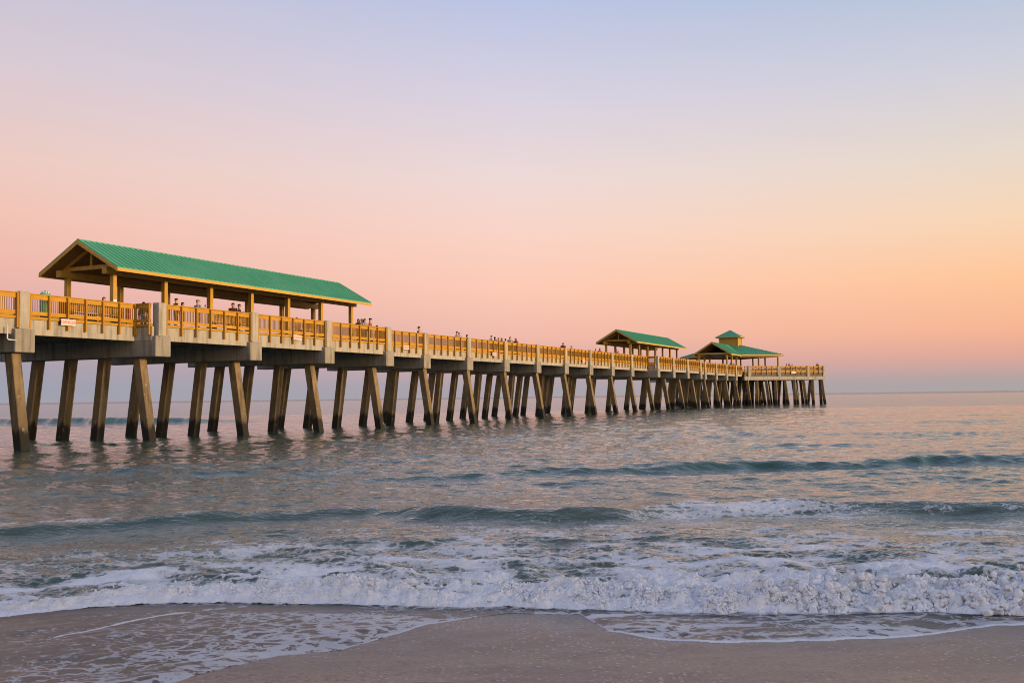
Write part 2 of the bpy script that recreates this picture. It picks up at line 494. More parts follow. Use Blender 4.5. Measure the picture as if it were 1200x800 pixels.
def gable_shelter(s_off, label):
    t = thing('gabled_shelter', P(s_off, 5.2, DECK), PHI, label, 'shelter', 'green roofed gable shelters on the pier')
    Z = lambda z: z - DECK
    c = 5.25
    g0, g1 = 8.08, 36.5
    ev, rv = 1.82 - 5.2, 5.15 - 5.2; fv = 8.45 - 5.2
    ze, zr, th = 10.42, 12.32, 0.05
    # metal roof: two slopes, ridge cap, ribs
    mb = MB()
    for (v0, v1) in ((ev, rv), (fv, rv)):
        mb.hexa([(g0, v0, Z(ze)), (g1, v0, Z(ze)), (g1, v1, Z(zr)), (g0, v1, Z(zr)),
                 (g0, v0, Z(ze + th)), (g1, v0, Z(ze + th)), (g1, v1, Z(zr + th)), (g0, v1, Z(zr + th))])
        slope_ribs(mb, (g0, v0, Z(ze + th)), (g0, v1, Z(zr + th)), (1, 0, 0), g1 - g0)
    mb.tube([(g0 - .01, rv, Z(zr + th - .01)), (g1 + .01, rv, Z(zr + th - .01))], 0.07, 8)
    mb.build('roof', M['roof'], t)
    # soffit boards under the metal
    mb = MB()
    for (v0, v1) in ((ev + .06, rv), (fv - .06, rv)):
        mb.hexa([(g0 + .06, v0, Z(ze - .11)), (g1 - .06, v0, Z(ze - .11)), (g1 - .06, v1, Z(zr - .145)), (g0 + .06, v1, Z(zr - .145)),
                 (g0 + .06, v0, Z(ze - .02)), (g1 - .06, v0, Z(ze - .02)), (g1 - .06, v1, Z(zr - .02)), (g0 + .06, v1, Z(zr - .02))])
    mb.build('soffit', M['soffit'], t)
    for v0, sg in ((ev, -1), (fv, 1)):
        y0, y1 = sorted((v0, v0 + sg * 0.045))
        MB().box(g0, g1, y0, y1, Z(10.22), Z(ze - .004)).build('eave_board', M['board'], t)
    for gx, sg in ((g0, -1), (g1, 1)):
        for v0 in (ev, fv):
            x0, x1 = sorted((gx + sg * 0.003, gx + sg * 0.05))
            MB().hexa([(x0, v0, Z(ze - .22)), (x1, v0, Z(ze - .22)), (x1, rv, Z(zr - .24)), (x0, rv, Z(zr - .24)),
                       (x0, v0, Z(ze - .003)), (x1, v0, Z(ze - .003)), (x1, rv, Z(zr - .003)), (x0, rv, Z(zr - .003))]).build('rake_board', M['board'], t)
    ps = [9.2 + 4.4 * k for k in range(7)]
    nv, fv2 = 3.3 - 5.2, 7.2 - 5.2
    for k, s in enumerate(ps):
        for v in (nv, fv2):
            MB().box(s - .15, s + .15, v - .15, v + .15, 0, Z(10.18)).build('post', M['post'], t, bevel=0.012)
    for v in (nv, fv2):
        MB().box(8.45, 36.2, v - .2, v + .2, Z(10.17), Z(10.60)).build('header_beam', M['beam'], t, bevel=0.01)
    for k, s in enumerate(ps):
        mb = MB()
        mb.box(s - .07, s + .07, nv - .75, fv2 + .75, Z(10.61), Z(10.86))
        mb.bar((s, ev + .5, Z(10.52)), (s, rv, Z(zr - .30)), .24, .12).bar((s, fv - .5, Z(10.52)), (s, rv, Z(zr - .30)), .24, .12)
        mb.box(s - .06, s + .06, rv - .08, rv + .08, Z(10.861), Z(zr - .3))
        mb.build('truss', M['beam'], t)
    return t
gable_shelter(0.0, 'nearest and longest pier shelter with green ribbed gable roof on square timber posts')
gable_shelter(12 * BAY, 'middle green gable roofed shelter, smaller in view, halfway out along the pier')

def pavilion():
    s0 = 190.0
    t = thing('cupola_pavilion', P(s0, 5.2, DECK), PHI, 'green hipped pavilion topped by a small cupola at the pier end', 'pavilion')
    Z = lambda z: z - DECK
    D, ze, zp = 11.7, 10.72, 13.65
    corners = [(-D, 0), (0, -D), (D, 0), (0, D)]
    mb = MB()
    b = len(mb.v)
    for x, y in corners: mb.v.append((x, y, Z(ze)))
    mb.v.append((0, 0, Z(zp)))
    for k in range(4): mb._face((b + k, b + (k + 1) % 4, b + 4))
    mb._face((b + 3, b + 2, b + 1, b))
    # ribs on the hips' slopes
    for k in range(4):
        a, c = Vector(corners[k]), Vector(corners[(k + 1) % 4]); L = (c - a).length; d = (c - a) / L
        nin = Vector((-d.y, d.x)); dist = (Vector((0, 0)) - a).dot(nin)
        for e in np.arange(0.5, L - 0.3, 0.55):
            run = min(e, L - e) / (L / 2) * dist
            p0 = a + d * float(e); p1 = p0 + nin * (run * 0.98)
            mb.bar((p0.x, p0.y, Z(ze) + .02), (p1.x, p1.y, Z(ze + (zp - ze) * run / dist) + .015), .05, .05)
    # gable porch towards the shore
    g0, g1, hw, zr, zg = 172.5 - s0, -0.5, 4.0, 13.05, 10.55
    for sg in (-1, 1):
        mb.hexa([(g0, sg * hw, Z(zg)), (g1, sg * hw, Z(zg)), (g1, 0, Z(zr)), (g0, 0, Z(zr)),
                 (g0, sg * hw, Z(zg + .06)), (g1, sg * hw, Z(zg + .06)), (g1, 0, Z(zr + .06)), (g0, 0, Z(zr + .06))])
        slope_ribs(mb, (g0, sg * hw, Z(zg + .06)), (g0, 0, Z(zr + .06)), (1, 0, 0), 10.0, 0.55)
    mb.build('roof', M['roof'], t)
    mb = MB()
    for sg in (-1, 1):
        mb.hexa([(g0 + .05, sg * (hw - .05), Z(zg - .12)), (g1 - 4, sg * (hw - .05), Z(zg - .12)), (g1 - 4, 0, Z(zr - .16)), (g0 + .05, 0, Z(zr - .16)),
                 (g0 + .05, sg * (hw - .05), Z(zg - .01)), (g1 - 4, sg * (hw - .05), Z(zg - .01)), (g1 - 4, 0, Z(zr - .01)), (g0 + .05, 0, Z(zr - .01))])
    mb.build('soffit', M['soffit'], t)
    for k in range(4):
        a, c = Vector(corners[k]), Vector(corners[(k + 1) % 4]); d = (c - a).normalized(); n = Vector((d.y, -d.x))
        e0, e1 = 0.0, 0.0
        if k == 0: e0 = 5.7
        if k == 3: e1 = 5.7
        q = [a + d * e0 - n * .02, c - d * e1 - n * .02, c - d * e1 + n * .06, a + d * e0 + n * .06]
        MB().hexa([(p.x, p.y, Z(ze - .30)) for p in q] + [(p.x, p.y, Z(ze - .01)) for p in q]).build('eave_board', M['board'], t)
    for sg in (-1, 1):
        y0, y1 = sorted((sg * hw, sg * (hw + .05)))
        MB().box(g0, -7.6, y0, y1, Z(zg - .24), Z(zg - .003)).build('eave_board', M['board'], t)
        MB().hexa([(g0 - .06, sg * hw, Z(zg - .26)), (g0 - .004, sg * hw, Z(zg - .26)), (g0 - .004, 0, Z(zr - .28)), (g0 - .06, 0, Z(zr - .28)),
                   (g0 - .06, sg * hw, Z(zg - .003)), (g0 - .004, sg * hw, Z(zg - .003)), (g0 - .004, 0, Z(zr - .003)), (g0 - .06, 0, Z(zr - .003))]).build('rake_board', M['board'], t)
    # posts and headers
    pp = []
    for x in (173.2 - s0, 177.6 - s0, 182.2 - s0):
        for sg in (-1, 1): pp.append((x, sg * 2.9))
    for k in range(4):
        a, c = Vector(corners[k]) * 0.88, Vector(corners[(k + 1) % 4]) * 0.88
        for q in (0.0, 0.33, 0.66):
            p = a.lerp(c, q)
            if p.x < -6 and abs(p.y) < 4.5: continue
            pp.append((p.x, p.y))
    for x, y in pp:
        MB().box(x - .17, x + .17, y - .17, y + .17, 0, Z(10.2)).build('post', M['post'], t, bevel=0.012)
    for sg in (-1, 1):
        MB().box(172.9 - s0, -8.2, sg * 2.9 - .15, sg * 2.9 + .15, Z(10.2), Z(10.5)).build('header_beam', M['beam'], t)
    MB().box(173.05 - s0, 173.35 - s0, -3.6, 3.6, Z(10.52), Z(10.85)).build('tie_beam', M['board'], t)
    for k in range(4):
        a, c = Vector(corners[k]) * 0.88, Vector(corners[(k + 1) % 4]) * 0.88
        if k == 0: a = a.lerp(c, 0.34)
        if k == 3: c = a.lerp(c, 0.66)
        MB().bar((a.x, a.y, Z(10.36)), (c.x, c.y, Z(10.36)), .3, .25).build('header_beam', M['beam'], t)
    # cupola
    h = 2.05
    cb = MB().box(-h, h, -h, h, Z(12.4), Z(14.75)).build('cupola', M['beam'], t)
    for x, y in ((-h, -h), (h, -h), (h, h), (-h, h)):
        MB().box(x - .09, x + .09, y - .09, y + .09, Z(12.6), Z(14.748)).build('corner_trim', M['board'], cb)
    h = 2.75; mb = MB(); b = 0
    mb.v += [(-h, -h, Z(14.9)), (h, -h, Z(14.9)), (h, h, Z(14.9)), (-h, h, Z(14.9)), (0, 0, Z(16.55))]
    for k in range(4): mb._face((k, (k + 1) % 4, 4))
    mb._face((3, 2, 1, 0))
    mb.build('cupola_roof', M['roof'], cb)
    mb = MB().box(-h - .04, h + .04, -h - .04, -h, Z(14.70), Z(14.895)).box(-h - .04, h + .04, h, h + .04, Z(14.70), Z(14.895))
    mb.box(-h - .04, -h, -h + .002, h - .002, Z(14.70), Z(14.895)).box(h, h + .04, -h + .002, h - .002, Z(14.70), Z(14.895))
    mb.box(-h + .002, h - .002, -h + .002, h - .002, Z(14.752), Z(14.80))
    mb.build('cupola_eave_board', M['board'], cb)
pavilion()

# ------------------------------------------------------------------ small things on the pier
def sign(px, e, label, z0=6.50, w=0.98, h=0.36, text='DANGER'):
    s = s_at(px, 0.24 - e)
    t = thing('warning_sign', P(s, 0.24 - e, z0), PHI, label, 'sign', 'pale warning signs hung on the pier edge')
    MB().box(-w / 2, w / 2, -0.235, -0.208, 0, h).build('board', M['white'], t, bevel=0.004)
    MB().box(-w / 2 + .05, -w / 2 + .11, -0.207, -0.02, h * .2, h * .75).box(w / 2 - .11, w / 2 - .05, -0.207, -0.02, h * .2, h * .75).build('bracket', M['black'], t)
    cu = bpy.data.curves.new('lettering', 'FONT'); cu.body = text; cu.size = 0.24; cu.extrude = 0.002
    cu.align_x = 'CENTER'; cu.align_y = 'CENTER'; cu.materials.append(M['red'])
    tmp = bpy.data.objects.new('lettering', cu)
    COL.objects.link(tmp)
    me = bpy.data.meshes.new_from_object(tmp.evaluated_get(bpy.context.evaluated_depsgraph_get()))
    bpy.data.objects.remove(tmp)
    me.materials.clear(); me.materials.append(M['red'])
    o = link('lettering', me, t, (0, -0.2385, h / 2)); o.rotation_euler = (R(90), 0, 0)
sign(75.5, 0, 'largest pale sign with red lettering, hung below the leftmost full railing bay')
sign(345.5, WIDE, 'pale sign on the beam below the seaward end of the long green roof', 6.52)
sign(473.3, 0, 'small pale sign just right of the second wide stretch pillar, past the long roof', 6.52)
sign(577, 0, 'small pale sign on the edge beam below the crowded middle of the railing', 6.52)
sign(682, 0, 'tiny pale sign on the edge beam left of the middle shelter', 6.52)
def end_sign():
    a, b = EDG[0]; d = (b - a).normalized(); nrm = Vector((-d.y, d.x)); q = a + d * 12.6 + nrm * 0.24
    t = thing('warning_sign', P(HC + q.x, HV + q.y, 6.5), PHI - R(45), 'tiny white sign on the beach side edge of the end platform', 'sign', 'pale warning signs hung on the pier edge')
    MB().box(-.55, .55, -.235, -.205, 0, .4).build('board', M['white'], t)
    MB().box(-.4, -.3, -.204, -.02, .1, .3).box(.3, .4, -.204, -.02, .1, .3).build('bracket', M['black'], t)
end_sign()

def litter_bin():
    v = 1.2; s = s_at(51.5, v)
    t = thing('litter_bin', P(s, v, DECK), PHI, 'green bin with a pale dotted teal dome top behind the leftmost full railing', 'bin')
    MB().lathe([(.22, 0), (.26, .06), (.28, 1.12), (.25, 1.14)], 20).build('body', M['green'], t, smooth=True)
    mb = MB().lathe([(.305, 1.141), (.31, 1.19), (.29, 1.32), (.24, 1.43), (.15, 1.51), (.03, 1.545)], 24)
    dome = mb.build('dome_lid', M['teal'], t, smooth=True)
    mb = MB()
    for k in range(12):
        a = 2 * math.pi * k / 12
        mb.bar((.315 * math.cos(a), .315 * math.sin(a), 1.2), (.215 * math.cos(a), .215 * math.sin(a), 1.475), .02, .06)
    mb.build('pale_rib', M['pale_teal'], dome)
litter_bin()
def cabinet():
    v = 1.3; s = s_at(76.3, v)
    t = thing('cabinet', P(s, v, DECK), PHI, 'orange red cabinet on dark feet seen through the leftmost full railing', 'cabinet')
    MB().box(-.36, .36, -.2, .2, .32, 1.12).build('body', M['orange_red'], t, bevel=0.02)
    MB().box(-.33, .33, -.222, -.201, .36, 1.08).build('door', M['red'], t, bevel=0.005)
    for x in (-.28, .28):
        MB().box(x - .04, x + .04, -.16, .16, 0, .319).build('foot', M['black'], t)
cabinet()
def notice():
    v = 0.75; s = s_at(149.5, v)
    t = thing('notice_board', P(s, v, DECK), PHI, 'small red notice in two panels behind the railing at the first step', 'notice')
    MB().box(-.2, .2, -.02, .02, .28, .98).build('frame', M['rail'], t)
    MB().box(-.165, .165, -.032, -.021, .33, .60).build('panel', M['red'], t)
    MB().box(-.165, .165, -.032, -.021, .66, .93).build('panel', M['red'], t)
    for x in (-.15, .15): MB().box(x - .025, x + .025, -.019, .019, 0, .279).build('leg', M['railz'], t)
notice()
tag(MB().box(-.13, .13, -.162, -.152, 0, .34).build('paper_notice', M['paper']), 'small pale blue notice fixed to the front left timber post of the long shelter', 'notice')
bpy.data.objects['paper_notice'].location = P(9.2, 3.3, 8.28); bpy.data.objects['paper_notice'].rotation_euler = (0, 0, PHI)

def bench(s, v, label):
    t = thing('bench', P(s, v, DECK), PHI, label, 'bench', 'wooden benches along the railing')
    mb = MB()
    for k in range(4): mb.box(-.95, .95, -.02 + k * .115, .085 + k * .115, .42, .46)
    mb.build('seat', M['beam'], t)
    mb = MB()
    for k in range(4): mb.hexa([(-.95, -.07 - k * .02, .52 + k * .12), (.95, -.07 - k * .02, .52 + k * .12), (.95, -.03 - k * .02, .52 + k * .12), (-.95, -.03 - k * .02, .52 + k * .12),
                                (-.95, -.085 - k * .02, .62 + k * .12), (.95, -.085 - k * .02, .62 + k * .12), (.95, -.045 - k * .02, .62 + k * .12), (-.95, -.045 - k * .02, .62 + k * .12)])
    mb.build('backrest', M['beam'], t)
    for x in (-.8, .8): MB().box(x - .05, x + .05, -.05, .42, 0, .419).build('leg', M['black'], t)
for px, e, lab in ((94, 0, 'wooden bench behind the leftmost full railing, right of the red cabinet'),
                   (124, 0, 'wooden bench behind the railing below the gable end of the long roof'),
                   (262, WIDE, 'wooden bench behind the railing where a dark clad pair stands'),
                   (286, WIDE, 'wooden bench behind the railing just left of the third pillar'),
                   (362, WIDE, 'wooden bench behind the railing below the far end of the long roof')):
    bench(s_at(px, 0.75 - e), 0.75 - e, lab)

# ------------------------------------------------------------------ people
SK = [plain('skin_%d' % i, c, 0.55, 0.1, 20) for i, c in enumerate([(0.50, 0.30, 0.21), (0.36, 0.2, 0.13), (0.18, 0.09, 0.055)])]
EYE = plain('eye_dark', (0.02, 0.015, 0.012), 0.3, 0.1)
LIP = plain('lip', (0.33, 0.12, 0.10), 0.5, 0.1)
CLOTH = {}
def cloth(name, c):
    if name not in CLOTH: CLOTH[name] = plain('cloth_' + name, c, 0.85, 0.3, 25, 0.1)
    return CLOTH[name]
COLS = {'black': (.016, .015, .02), 'navy': (.03, .035, .07), 'maroon': (.09, .018, .02), 'red': (.42, .03, .025), 'grey': (.24, .23, .25), 'lavender': (.30, .29, .38),
        'white': (.66, .63, .62), 'charcoal': (.05, .05, .055), 'denim': (.06, .09, .16), 'khaki': (.30, .22, .13), 'brown': (.13, .07, .04), 'rust': (.28, .09, .04)}
HAIR = {'black': (.012, .009, .008), 'brown': (.05, .025, .014), 'auburn': (.11, .035, .02), 'fair': (.32, .21, .11), 'silver': (.42, .39, .38)}

TMP = bpy.data.scenes.new('workbench')
def skin_mesh(verts, edges, radii, root=0, sub=1):
    me = bpy.data.meshes.new('tmp'); me.from_pydata(verts, edges, [])
    o = bpy.data.objects.new('tmp', me); TMP.collection.objects.link(o)
    sm = o.modifiers.new('s', 'SKIN'); sm.use_smooth_shade = True; sm.branch_smoothing = 0.4
    for i, r in enumerate(radii):
        d = me.skin_vertices[0].data[i]
        d.radius = r if isinstance(r, tuple) else (r, r); d.use_root = (i == root)
    ss = o.modifiers.new('d', 'SUBSURF'); ss.levels = sub; ss.render_levels = sub
    with bpy.context.temp_override(scene=TMP, view_layer=TMP.view_layers[0]):
        dg = bpy.context.evaluated_depsgraph_get(); dg.update()
        out = bpy.data.meshes.new_from_object(o.evaluated_get(dg))
    bpy.data.objects.remove(o); bpy.data.meshes.remove(me)
    return out

def pose_points(pose):
    """joints for a 1.75 m figure facing +X, left is +Y"""
    J = dict(pelvis=(0, 0, .95), waist=(0.0, 0, 1.10), chest=(0.005, 0, 1.30), nb=(-.01, 0, 1.46), neck=(0.0, 0, 1.515), h1=(.02, 0, 1.565), h2=(.02, 0, 1.645), h3=(.01, 0, 1.70))
    for sg, n in ((1, 'L'), (-1, 'R')):
        J['sh' + n] = (-.01, sg * .185, 1.405)
        J['hip' + n] = (0, sg * .09, .90); J['kn' + n] = (.02, sg * .10, .50); J['an' + n] = (-.02, sg * .105, .09); J['toe' + n] = (.13, sg * .125, .035)
        J['el' + n] = (-.03, sg * .235, 1.12); J['wr' + n] = (.05, sg * .25, .88); J['ha' + n] = (.075, sg * .245, .80)
    if pose == 'lean':
        for sg, n in ((1, 'L'), (-1, 'R')):
            J['el' + n] = (.14, sg * .22, 1.16); J['wr' + n] = (.38, sg * .10, 1.17); J['ha' + n] = (.46, sg * .07, 1.165)
        for k in ('chest', 'nb', 'neck', 'h1', 'h2', 'h3', 'shL', 'shR'):
            x, y, z = J[k]; J[k] = (x + (z - 1.0) * .22, y, z - .015)
    if pose == 'phone':
        J['elR'] = (.10, -.22, 1.14); J['wrR'] = (.34, -.15, 1.30); J['haR'] = (.42, -.13, 1.35)
        J['elL'] = (.08, .22, 1.13); J['wrL'] = (.30, .08, 1.22); J['haL'] = (.37, .05, 1.25)
    if pose == 'stride':
        J['knL'] = (.14, .10, .52); J['anL'] = (.17, .10, .09); J['toeL'] = (.32, .12, .035)
        J['knR'] = (-.04, -.10, .50); J['anR'] = (-.22, -.10, .12); J['toeR'] = (-.08, -.12, .035)
    if pose == 'talk':
        J['elR'] = (.04, -.26, 1.14); J['wrR'] = (.26, -.20, 1.22); J['haR'] = (.34, -.19, 1.25)
    return J

PEOPLE_N = [0]
def person(px, ytop, v, face, pose, shirt, pants, hair, hairlen, skin, label, build=1.0, hat=None, at=None, group='people standing along the pier'):
    if at is None:
        s = s_at(px, v); loc = P(s, v, DECK)
    else:
        loc = at
    yh = 472 - 0.0125 * px
    ztop = CAM_Z + (yh - ytop) * loc.y / F
    H = min(1.90, max(1.15, ztop - DECK))
    sc = H / 1.755
    t = thing('person', loc, PHI + R(face), label, 'person', group)
    t.scale = (sc * 1.1, sc * 1.1, sc)
    J = pose_points(pose); names = list(J); ix = {k: i for i, k in enumerate(names)}
    E = [('pelvis', 'waist'), ('waist', 'chest'), ('chest', 'nb'), ('nb', 'neck'), ('neck', 'h1'), ('h1', 'h2'), ('h2', 'h3')]
    for n in 'LR':
        E += [('chest', 'sh' + n), ('sh' + n, 'el' + n), ('el' + n, 'wr' + n), ('wr' + n, 'ha' + n), ('pelvis', 'hip' + n), ('hip' + n, 'kn' + n), ('kn' + n, 'an' + n), ('an' + n, 'toe' + n)]
    rad = dict(pelvis=.15, waist=.14, chest=.165, nb=.085, neck=.064, h1=.088, h2=.116, h3=.075)
    for n in 'LR':
        rad.update({'sh' + n: .082, 'el' + n: .054, 'wr' + n: .036, 'ha' + n: .042, 'hip' + n: .105, 'kn' + n: .072, 'an' + n: .05, 'toe' + n: .045})
    vv = [J[k] for k in names]; ee = [(ix[a], ix[b]) for a, b in E]
    rr = [rad[k] * (build if k in ('pelvis', 'waist', 'chest') else 1) for k in names]
    me = skin_mesh(vv, ee, rr, ix['pelvis'])
    # fingers, nose, ears, eyes and mouth welded into the same mesh
    mb = MB()
    for n, sg in (('L', 1), ('R', -1)):
        w, h = Vector(J['wr' + n]), Vector(J['ha' + n]); d = (h - w).normalized()
        side = d.cross(Vector((0, 0, 1)) if abs(d.z) < .8 else Vector((1, 0, 0))).normalized()
        dn = side.cross(d).normalized()
        for q, ln in ((-.027, .062), (-.009, .075), (.009, .070), (.027, .052)):
            b = h + side * q
            mb.tube([b, b + d * ln * .55 + dn * .006, b + d * ln - dn * .016], [.0095, .009, .006], 6)
        b = w.lerp(h, .55) - side * .03 * sg
        mb.tube([b, b - side * .028 * sg + d * .02, b - side * .033 * sg + d * .052], [.012, .010, .007], 6)
    hx, hy, hz = J['h2']
    mb.bar((hx + .084, 0, hz + .02), (hx + .103, 0, hz - .022), .028, .022)
    for sg in (-1, 1): mb.ellipsoid((hx - .005, sg * .086, hz - .005), (.018, .008, .028), 8, 5)
    mb.cur = 1
    for sg in (-1, 1): mb.ellipsoid((hx + .077, sg * .031, hz + .012), (.010, .012, .007), 8, 5)
    mb.cur = 2
    mb.ellipsoid((hx + .074, 0, hz - .052), (.010, .022, .006), 8, 5)
    ex = mb.mesh('x', [SK[skin], EYE, LIP])
    bm = bmesh.new(); bm.from_mesh(me)
    for f in bm.faces: f.material_index = 0
    bm.from_mesh(ex)
    me.materials.clear()
    for m_ in (SK[skin], EYE, LIP): me.materials.append(m_)
    bm.to_mesh(me); bm.free(); bpy.data.meshes.remove(ex)
    me.name = 'person_body'
    def shape(m):      # a chest is wider than deep
        co = np.empty(len(m.vertices) * 3); m.vertices.foreach_get('co', co); co = co.reshape(-1, 3)
        k = np.clip((co[:, 2] - .84) / .1, 0, 1) * np.clip((1.47 - co[:, 2]) / .08, 0, 1) * (np.abs(co[:, 1]) < .24)
        co[:, 1] *= 1 + .17 * k
        m.vertices.foreach_set('co', co.ravel()); m.update()
    shape(me)
    link('body', me, t)
    def garment(name, keys, ends, grow, mat):
        ks = [k for k in names if k in keys]
        pts = [Vector(J[k]) for k in ks]; r2 = [rad[k] * (build if k in ('pelvis', 'waist', 'chest') else 1) + grow for k in ks]
        loc_ix = {k: i for i, k in enumerate(ks)}
        e2 = [(loc_ix[a], loc_ix[b]) for a, b in E if a in loc_ix and b in loc_ix]
        for k, (to, f) in ends.items():
            p = Vector(J[k]).lerp(Vector(J[to]), f); pts.append(p)
            r2.append((rad[k] * (1 - f) + rad[to] * f) + grow); e2.append((loc_ix[k], len(pts) - 1))
        g = skin_mesh([tuple(p) for p in pts], e2, r2, loc_ix.get('chest', loc_ix.get('pelvis', 0)))
        g.materials.clear(); g.materials.append(mat); shape(g); g.name = name
        link(name, g, t)
    long_sl = shirt in ('black', 'navy', 'maroon', 'red', 'charcoal')
    top_keys = {'pelvis', 'waist', 'chest', 'shL', 'shR'} | ({'elL', 'elR'} if long_sl else set())
    if long_sl: ends = {'elL': ('wrL', .85), 'elR': ('wrR', .85), 'chest': ('nb', .75)}
    else: ends = {'shL': ('elL', .7), 'shR': ('elR', .7), 'chest': ('nb', .75)}
    garment('shirt', top_keys, ends, .016, cloth(shirt, COLS[shirt]))
    garment('trousers', {'pelvis', 'hipL', 'hipR', 'knL', 'knR'}, {'knL': ('anL', .95), 'knR': ('anR', .95), 'pelvis': ('waist', .4)}, .012, cloth(pants, COLS[pants]))
    hm = cloth('hair_' + hair, HAIR[hair])
    mb = MB()
    mb.ellipsoid((hx - .012, 0, hz + .028), (.102, .096, .098), 14, 9, -0.25)
    if hairlen >= 1: mb.ellipsoid((hx - .055, 0, hz - .03), (.055, .085, .12), 12, 8)
    if hairlen >= 2:
        mb.ellipsoid((hx - .075, 0, hz - .13), (.05, .095, .16), 12, 8)
        for sg in (-1, 1): mb.ellipsoid((hx - .02, sg * .075, hz - .09), (.04, .028, .13), 10, 7)
    if hairlen == 3: mb.ellipsoid((hx - .06, 0, hz + .115), (.045, .045, .04), 10, 7)
    mb.build('hair', hm, t, smooth=True)
    if hat:
        mb = MB().lathe([(.108, hz + .04), (.106, hz + .08), (.085, hz + .125), (.03, hz + .14)], 18, hx - .01, 0)
        mb.hexa([(hx + .08, -.07, hz + .042), (hx + .19, -.05, hz + .03), (hx + .19, .05, hz + .03), (hx + .08, .07, hz + .042),
                 (hx + .08, -.07, hz + .054), (hx + .19, -.05, hz + .04), (hx + .19, .05, hz + .04), (hx + .08, .07, hz + .054)])
        mb.build('cap', cloth('cap_' + hat, COLS[hat]), t, smooth=True)
    for n, sg in (('L', 1), ('R', -1)):
        a, b = Vector(J['an' + n]), Vector(J['toe' + n])
        mb = MB().tube([a + Vector((-.06, 0, -.035)), a + Vector((.02, 0, -.03)), b + Vector((.03, 0, .008)), b + Vector((.085, 0, .0))], [.042, .052, .045, .03], 10)
        mb.build('shoe', cloth('shoe', (.06, .055, .05)), t, smooth=True)
    if pose == 'phone':
        h = Vector(J['haR'])
        tag(MB().box(-.006, .006, -.04, .04, -.07, .09).build('phone', M['black']), 'dark phone held up by the man in the tan cap', 'phone')
        ph = bpy.data.objects['phone']; w = Matrix.Translation(loc) @ Matrix.Rotation(PHI + R(face), 4, 'Z') @ Matrix.Scale(sc, 4)
        ph.matrix_world = w @ Matrix.Translation(h + Vector((.05, 0, .06)))
    return t

W_ = -WIDE
person(118, 347.6, 1.4, -80, 'lean', 'maroon', 'denim', 'auburn', 2, 0, 'person with auburn hair behind the rail below the near gable end')
person(167.5, 353.6, 4.2, 200, 'stand', 'charcoal', 'denim', 'black', 1, 1, 'person whose black hair just tops the rail at the first step')
person(205.5, 349.3, W_ + 1.6, -25, 'stand', 'black', 'denim', 'black', 0, 0, 'man with short black hair and black shirt right of the first shelter pillar')
person(213, 354, W_ + 1.6, -35, 'stand', 'brown', 'denim', 'black', 1, 1, 'shorter dark haired person beside the man in the black shirt')
person(231, 351.3, W_ + 1.5, -5, 'phone', 'lavender', 'khaki', 'fair', 0, 0, 'man in tan cap and lavender shirt holding up a phone', hat='khaki')
person(272.5, 354.8, W_ + 1.2, -160, 'stand', 'maroon', 'charcoal', 'black', 1, 1, 'broad person in a maroon jacket, left of a dark clad pair', 1.25)
person(279.5, 356.2, W_ + 1.2, -60, 'talk', 'navy', 'charcoal', 'black', 0, 1, 'person in a navy jacket, right of a dark clad pair')
person(347.5, 371.6, W_ + 3.0, 60, 'stand', 'grey', 'denim', 'brown', 0, 0, 'person whose crown barely shows between the last shelter posts')
person(419.8, 373.6, 1.0 + W_, 170, 'stand', 'maroon', 'black', 'black', 2, 1, 'long haired person in maroon, leftmost of the group past the long roof')
person(423.8, 373.2, 1.3 + W_, -90, 'talk', 'white', 'denim', 'silver', 1, 0, 'pale haired person in white in the group past the long roof')
person(427.2, 373.3, 1.0 + W_, -100, 'stand', 'grey', 'denim', 'brown', 2, 0, 'long brown haired person in grey beside the man in red')
person(433.6, 371.0, 0.9 + W_, -60, 'stand', 'red', 'black', 'black', 0, 0, 'tall man in a red jacket just past the long roof', hat='black')
person(441.6, 381.0, 2.6 + W_, 90, 'stand', 'charcoal', 'denim', 'brown', 0, 0, 'small person whose head just tops the rail right of the man in red')
person(493, 382.2, 0.9, 90, 'lean', 'black', 'charcoal', 'black', 0, 0, 'lone broad man in black leaning with his back to the beach', 1.2, hat='black')
person(535.3, 388.3, 1.0, -70, 'talk', 'grey', 'denim', 'brown', 0, 0, 'man in grey, left of the close couple on the open stretch')
person(538.2, 389.4, 1.3, -120, 'stand', 'lavender', 'khaki', 'fair', 1, 0, 'fair haired person, right of the close couple on the open stretch')
person(547.2, 392.0, 1.2, -40, 'stand', 'navy', 'denim', 'black', 1, 1, 'dark haired person alone, right of the close couple')
person(575.8, 393.2, 0.9, -30, 'talk', 'white', 'denim', 'black', 0, 0, 'dark haired person in white, leftmost of the crowded row')
person(580.3, 394.4, 1.0, 40, 'lean', 'black', 'denim', 'black', 1, 1, 'person in black right of the white shirt in the crowded row')
person(584.2, 395.8, 1.3, -80, 'stand', 'maroon', 'black', 'brown', 1, 0, 'person in maroon, left of the two low heads in the crowded row')
person(586.8, 395.9, 0.9, -110, 'lean', 'charcoal', 'denim', 'black', 2, 1, 'long haired person in charcoal leaning on the crowded row rail')
person(592.3, 396.8, 1.1, 20, 'stand', 'brown', 'denim', 'brown', 1, 0, 'brown shirted person left of a pillar in the crowded row')
person(597.4, 394.0, 0.9, 10, 'lean', 'grey', 'khaki', 'brown', 0, 0, 'man in grey leaning over the pillar in the crowded row')
person(604.3, 396.2, 1.0, 170, 'stand', 'maroon', 'denim', 'auburn', 2, 1, 'auburn long haired person right of the pillar in the crowded row')
person(659.7, 401.6, 0.9, -150, 'lean', 'maroon', 'black', 'black', 0, 1, 'person in maroon leaning on the rail midway to the middle shelter', 1.15)
person(669.6, 405.3, 1.3, 60, 'stand', 'navy', 'denim', 'black', 0, 1, 'person in navy showing only a head beside a pillar midway')
person(697.8, 408.8, 1.2, -60, 'stand', 'charcoal', 'denim', 'black', 0, 1, 'person in charcoal, left of a pair before the middle shelter')
